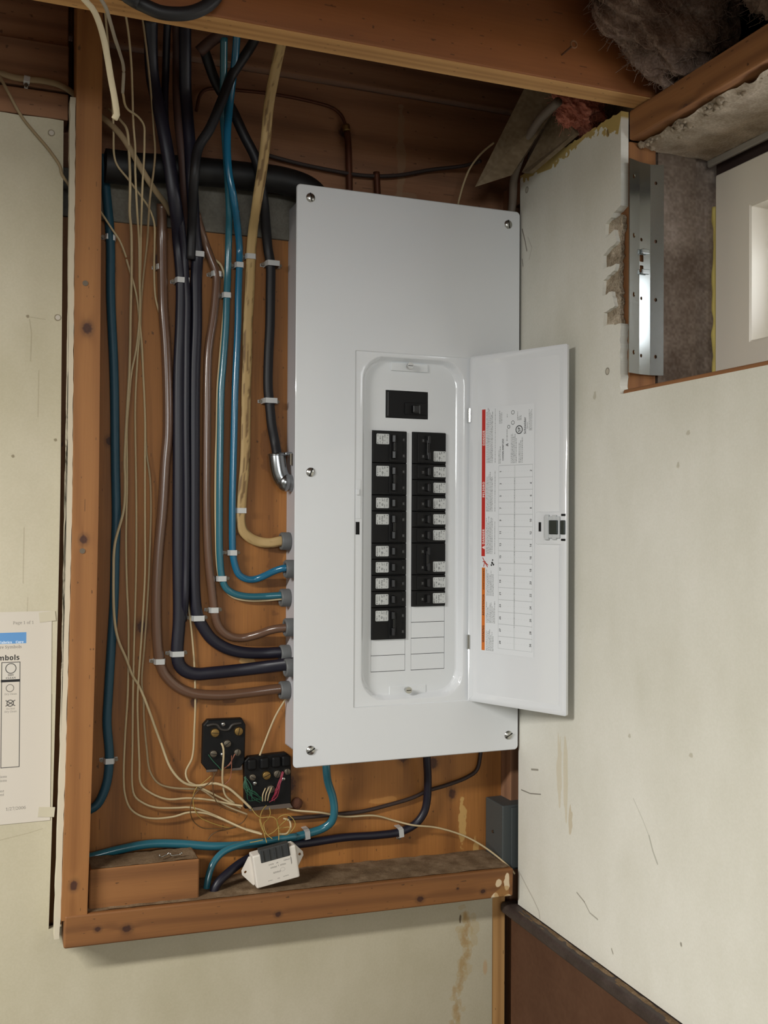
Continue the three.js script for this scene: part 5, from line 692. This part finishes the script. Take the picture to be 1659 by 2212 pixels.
{
  const g0 = [-0.4429, 1.0533, 0.02], g1 = [-0.4191, 1.0153, 0.02], r0 = [-0.3828, 1.0562, 0.02], r1 = [-0.4013, 1.0143, 0.02];
  hair('green_wires', 'spray of thin green wires on the lower terminal block', fan(g0[0], g0[1], g1[0], g1[1], 8, 0.011, 0.02, 3), M.green, 0.00055);
  hair('red_wires', 'spray of thin red wires on the lower terminal block', fan(r0[0], r0[1], r1[0], r1[1], 7, 0.004, 0.021, 5), M.red, 0.00055);
  const c0 = [-0.4058, 1.0335, 0.02], c1 = [-0.4112, 1.0177, 0.024];
  hair('cream_wires', 'short cream wires under the middle screw of the lower terminal block', [0, 1, 2].map((i) => [[c0[0] + (i - 1) * 0.005, c0[1], 0.02], [c1[0] + (i - 1) * 0.005, (c0[1] + c1[1]) / 2, 0.025], [c1[0] + (i - 1) * 0.004, c1[1] - 0.004, 0.02]]), M.cream, 0.001);
  hair('yellow_wires', 'tangle of thin yellow wires above the white module', [
    [[-0.4355, 1.0072, 0.03], [-0.4304, 0.9998, 0.036], [-0.4233, 0.9945, 0.04], [-0.4141, 0.9953, 0.044], [-0.4042, 0.9947, 0.048], [-0.3988, 0.9862, 0.05], [-0.3986, 0.9748, 0.055], [-0.3999, 0.963, 0.06]],
    [[-0.3975, 0.9876, 0.04], [-0.3928, 0.9947, 0.044], [-0.383, 0.9964, 0.046], [-0.3746, 0.9904, 0.048], [-0.3707, 0.9819, 0.05], [-0.3751, 0.9731, 0.05], [-0.3854, 0.9663, 0.05], [-0.3935, 0.97, 0.05], [-0.3993, 0.9811, 0.052], [-0.4014, 0.9918, 0.054]],
    [[-0.4229, 0.9889, 0.03], [-0.421, 0.9772, 0.04], [-0.4162, 0.9703, 0.05], [-0.4066, 0.9734, 0.052], [-0.3943, 0.9829, 0.05], [-0.382, 0.9911, 0.048]],
    [[-0.4099, 1.007, 0.022], [-0.4186, 1.0013, 0.03], [-0.423, 0.9919, 0.036], [-0.4216, 0.9815, 0.045], [-0.4207, 0.9704, 0.056], [-0.4193, 0.9621, 0.062]],
    [[-0.4047, 1.0029, 0.022], [-0.4053, 0.9957, 0.03], [-0.4112, 0.9893, 0.036], [-0.4192, 0.9852, 0.044], [-0.4175, 0.9731, 0.052], [-0.4101, 0.9662, 0.06]],
    [[-0.4423, 0.9611, 0.05], [-0.4317, 0.9632, 0.054], [-0.4246, 0.9663, 0.06]], [[-0.3976, 0.9764, 0.046], [-0.3888, 0.9769, 0.046], [-0.3795, 0.9778, 0.05], [-0.383, 0.9695, 0.052]]], M.yellow, 0.00072);
  hair('cream_wires', 'curled cream wire end beside the yellow tangle', [[[-0.3872, 0.9894, 0.04], [-0.3794, 0.9869, 0.044], [-0.3775, 0.9778, 0.048], [-0.3839, 0.969, 0.05], [-0.3963, 0.9695, 0.052]]], M.cream, 0.0016);
  hair('brown_wires', 'loose loop of thin brown wire across the cream wires', [
    [[-0.4893, 1.0651, 0.02], [-0.4983, 1.0531, 0.026], [-0.5093, 1.0461, 0.028], [-0.5209, 1.0392, 0.03], [-0.5279, 1.0273, 0.03], [-0.5298, 1.0121, 0.03], [-0.5233, 0.9939, 0.022], [-0.5105, 0.9828, 0.022], [-0.4891, 0.9792, 0.022], [-0.4647, 0.978, 0.022], [-0.4473, 0.9848, 0.022], [-0.442, 0.9965, 0.03]],
    [[-0.4922, 1.0653, 0.02], [-0.4935, 1.0428, 0.02], [-0.4919, 1.0285, 0.02], [-0.4847, 1.015, 0.02], [-0.4717, 1.0067, 0.02], [-0.4557, 0.9994, 0.02]], [[-0.4999, 0.9609, 0.016], [-0.495, 0.9681, 0.016], [-0.485, 0.9728, 0.016], [-0.4705, 0.9741, 0.016], [-0.456, 0.9762, 0.016]]], M.brownWire, 0.0008);
  hair('yellow_wires', 'single thin yellow wire looping under the brown loop', [[[-0.496, 1.0595, 0.018], [-0.5074, 1.0506, 0.018], [-0.5187, 1.0431, 0.018], [-0.5235, 1.0295, 0.018], [-0.5213, 1.0123, 0.018], [-0.5141, 0.999, 0.018], [-0.5013, 0.9906, 0.018], [-0.4811, 0.9815, 0.018], [-0.4638, 0.9761, 0.018]]], M.yellow, 0.0007);
  hair('brown_wires', 'thin reddish wires under the upper terminal block', [[[-0.4592, 1.0911, 0.02], [-0.4649, 1.0802, 0.02], [-0.4721, 1.0722, 0.02], [-0.4779, 1.0684, 0.02]], [[-0.465, 1.0887, 0.02], [-0.4649, 1.0687, 0.02], [-0.4676, 1.0519, 0.02], [-0.4748, 1.0454, 0.02]], [[-0.4606, 1.0898, 0.02], [-0.4678, 1.0747, 0.02], [-0.4793, 1.0699, 0.02]]], mat([140, 84, 62], 0.5), 0.0007);
  hair('green_wires', 'single thin green wire under the upper terminal block', [[[-0.501, 1.0929, 0.02], [-0.4937, 1.0825, 0.02], [-0.4851, 1.0732, 0.02], [-0.4807, 1.0672, 0.02]]], M.green, 0.0007);
  wire('thin cream wire from the middle knob of the upper terminal block', [[-0.4819, 1.11, 0.024], [-0.4794, 1.1039, 0.026], [-0.4786, 1.0925, 0.026], [-0.479, 1.0704, 0.022], [-0.4776, 1.0475, 0.016], [-0.4722, 1.0261, 0.012], [-0.4578, 1.012, 0.01]]);
}
// white module hanging by its wires
{
  const c = [-0.4111, 0.93, 0.07], t = thing('white_module', 'small white plastic module hanging upside down by its wires', 'module', [c[0], c[1], c[2]]); t.rotation.z = 0.15; t.rotation.y = 0.0;
  const tex = canvasTex(512, 384, (x, w, h) => {
    x.fillStyle = '#dcd6cc'; x.fillRect(0, 0, w, h); x.fillStyle = '#7a7570';
    const dash = (cx, cy, n, hgt, gap, s) => { let q = cx; for (let i = 0; i < n; i++) { const k = 4 + 7 * H(i, s, 2); x.fillRect(q, cy - hgt / 2 * (0.6 + 0.4 * H(i, s, 5)), k * 0.55, hgt); x.fillRect(q, cy + (H(i, s, 3) - 0.5) * hgt, k, 3); q += k + gap; } };
    dash(150, 68, 6, 20, 3, 1); dash(252, 66, 3, 22, 3, 2); dash(350, 58, 8, 20, 3, 3); dash(170, 122, 9, 22, 2, 4); dash(270, 112, 1, 20, 3, 5); dash(298, 116, 8, 22, 2, 6); dash(196, 212, 11, 26, 2, 7); ring(x, 322, 196, 30, 4, 'rgba(120,114,110,0.5)'); dash(118, 320, 7, 12, 2, 8); dash(240, 318, 3, 12, 2, 9); dash(318, 312, 8, 12, 2, 10); x.fillRect(444, 24, 7, 130); x.fillRect(452, 40, 4, 100);
  });
  obj('case', [rbox(0.068, 0.05, 0.024, 0.0025).translate(0.002, 0, 0)], mat([222, 216, 206], 0.45), t);
  obj('printed_face', new THREE.PlaneGeometry(0.06, 0.036).translate(0.003, -0.0055, 0.0123), new THREE.MeshStandardMaterial({ map: tex, roughness: 0.5 }), t).userData.label = 'printed lettering, upside down';
  const ear = (s) => slab([[0, -0.022], [0.0025, -0.024], [0.017, -0.004], [0.017, 0.002], [0.0035, 0.02], [0, 0.02]].map(([x, y]) => [s * x, y]), [Array.from({ length: 12 }, (_, i) => [s * 0.0115 + 0.0022 * Math.cos(i * 0.5236), -0.001 + 0.0022 * Math.sin(i * 0.5236)])], -0.012, -0.0095);
  obj('mounting_ear', ear(-1).translate(-0.031, 0, 0.006), mat([222, 216, 206], 0.45), t); obj('mounting_ear', ear(1).translate(0.034, 0.002, -0.001), mat([222, 216, 206], 0.45), t);
  obj('terminal_strip', [rbox(0.046, 0.02, 0.013, 0.0012).translate(0.0025, 0.0215, 0.0065), ...[0, 1, 2, 3, 4].map((i) => rbox(0.0014, 0.016, 0.004, 0.0005).translate(-0.0165 + i * 0.0095, 0.023, 0.0135))], mat([58, 60, 60], 0.55), t);
}
{ // grey box behind the right board
  const t = thing('junction_box', 'grey metal junction box in the dark corner below the panel', 'junction box', [0.0099, 0.9229, 0]);
  obj('box', rbox(0.085, 0.108, 0.062, 0.002).translate(0.016, 0.002, 0.0315), M.greyBox, t);
  obj('cover', rbox(0.07, 0.1, 0.003, 0.001).translate(0.024, 0.002, 0.0645), M.greyBox, t);
  obj('screw', cyl(0.0025, 0.002, 'x', 12).translate(-0.0275, 0.005, 0.03), M.nail, t);
}
// ---------------------------------------------------------------- sheet taped to the left board
{
  const x1 = -0.733, y1 = 1.322, y0 = 1.026, x0 = x1 - 0.216, ppm = 4000;
  const W = Math.round((x1 - x0) * ppm), Hh = Math.round((y1 - y0) * ppm);
  const tex = canvasTex(W, Hh, (c) => {
    c.fillStyle = '#cfc7ba'; c.fillRect(0, 0, W, Hh);
    const T = (s, x, y, size, col = '#3a3836', font = '', al = 'right') => { c.font = `${font} ${size}px serif`; c.fillStyle = col; c.textAlign = al; c.fillText(s, x, y); };
    T('Page 1 of 1', W - 96, 70, 22, '#77726a'); c.fillStyle = '#5f93c8'; c.fillRect(60, 116, W - 60 - 136, 62); T('Home    Fabrics    Care', W - 150, 176, 18, '#e8eef4', 'bold');
    T('Consumer Care Symbols', W - 160, 204, 22, '#6a665f'); c.font = 'bold 40px sans-serif'; c.fillStyle = '#262422'; c.textAlign = 'right'; c.fillText('Care Symbols', W - 170, 270); c.translate(0, -36);
    for (let i = 0; i < 5; i++) {
      const cx = W - 264 - i * 124, w = 96; c.strokeStyle = '#4a4744'; c.lineWidth = 4; c.strokeRect(cx, 318, w, 586); c.fillStyle = '#cfc9be'; c.fillRect(cx + 3, 320, w - 6, 94); c.fillStyle = '#1c1b1a'; c.fillRect(cx - 4, 414, w + 4, 14);
      ring(c, cx + w / 2, 352, 27, 4, '#3a3836'); T('DRY', cx + w / 2, 394, 15, '#3a3836', 'bold', 'center'); T('CLEAN', cx + w / 2, 410, 15, '#3a3836', 'bold', 'center');
      ring(c, cx + w / 2 - 4, 462, 20, 3, '#55514c'); T('Dry Clean', cx + w / 2, 500, 14, '#7a756d', '', 'center'); ring(c, cx + w / 2 - 2, 546, 17, 4, '#3a3836');
      line(c, [[cx + 22, 530], [cx + 72, 562]], 4, '#3a3836'); line(c, [[cx + 72, 530], [cx + 22, 562]], 4, '#3a3836'); T('Do Not', cx + w / 2, 582, 14, '#7a756d', '', 'center'); T('Dry Clean', cx + w / 2, 598, 14, '#7a756d', '', 'center');
      if (i === 1) { c.fillStyle = '#1c1b1a'; c.fillRect(cx + 4, 668, w - 8, 12); }
    }
    for (let i = 0; i < 2; i++) { T('symbols are instructions', W - 232, 960 + i * 22, 18, '#6a665f'); T('the label of a garment', W - 246, 1040 + i * 20, 18, '#6a665f'); }
    c.translate(0, 36); T('1/27/2006', W - 130, Hh - 76, 24, '#77726a');
  });
  const t = thing('printed_sheet', 'white sheet of laundry care symbols taped to the left board', 'paper', [x1, y0, 0.0553]);
  obj('sheet', new THREE.PlaneGeometry(x1 - x0, y1 - y0, 24, 24).translate(-(x1 - x0) / 2, (y1 - y0) / 2, 0.0006), new THREE.MeshStandardMaterial({ map: tex, roughness: 0.7, side: THREE.DoubleSide }), t);
  for (const [x, y, a] of [[-0.006, 0.288, 0.1], [-0.005, 0.012, -0.1]]) obj('tape', rbox(0.022, 0.014, 0.0003, 0.0001).rotateZ(a).translate(x, y, 0.001), mat([198, 190, 168], 0.35), t);
}
// eye screw on the joist
{
  const p = [-0.1121, 2.0745, 0.425], t = thing('eye_screw', 'small rusty eye screw in the face of the joist', 'hook', p);
  obj('eye', new THREE.TorusGeometry(0.0045, 0.0012, 8, 18).translate(0, 0, 0.006), mat([150, 110, 76], 0.6), t); obj('shank', sweep([[-0.003, -0.003, 0.006], [-0.008, -0.008, 0.004], [-0.011, -0.011, -0.008]], 0.0012, 0.0012, { seg: 6, step: 0.003 }), mat([96, 62, 38], 0.7), t);
}
renderer.render(scene, camera);
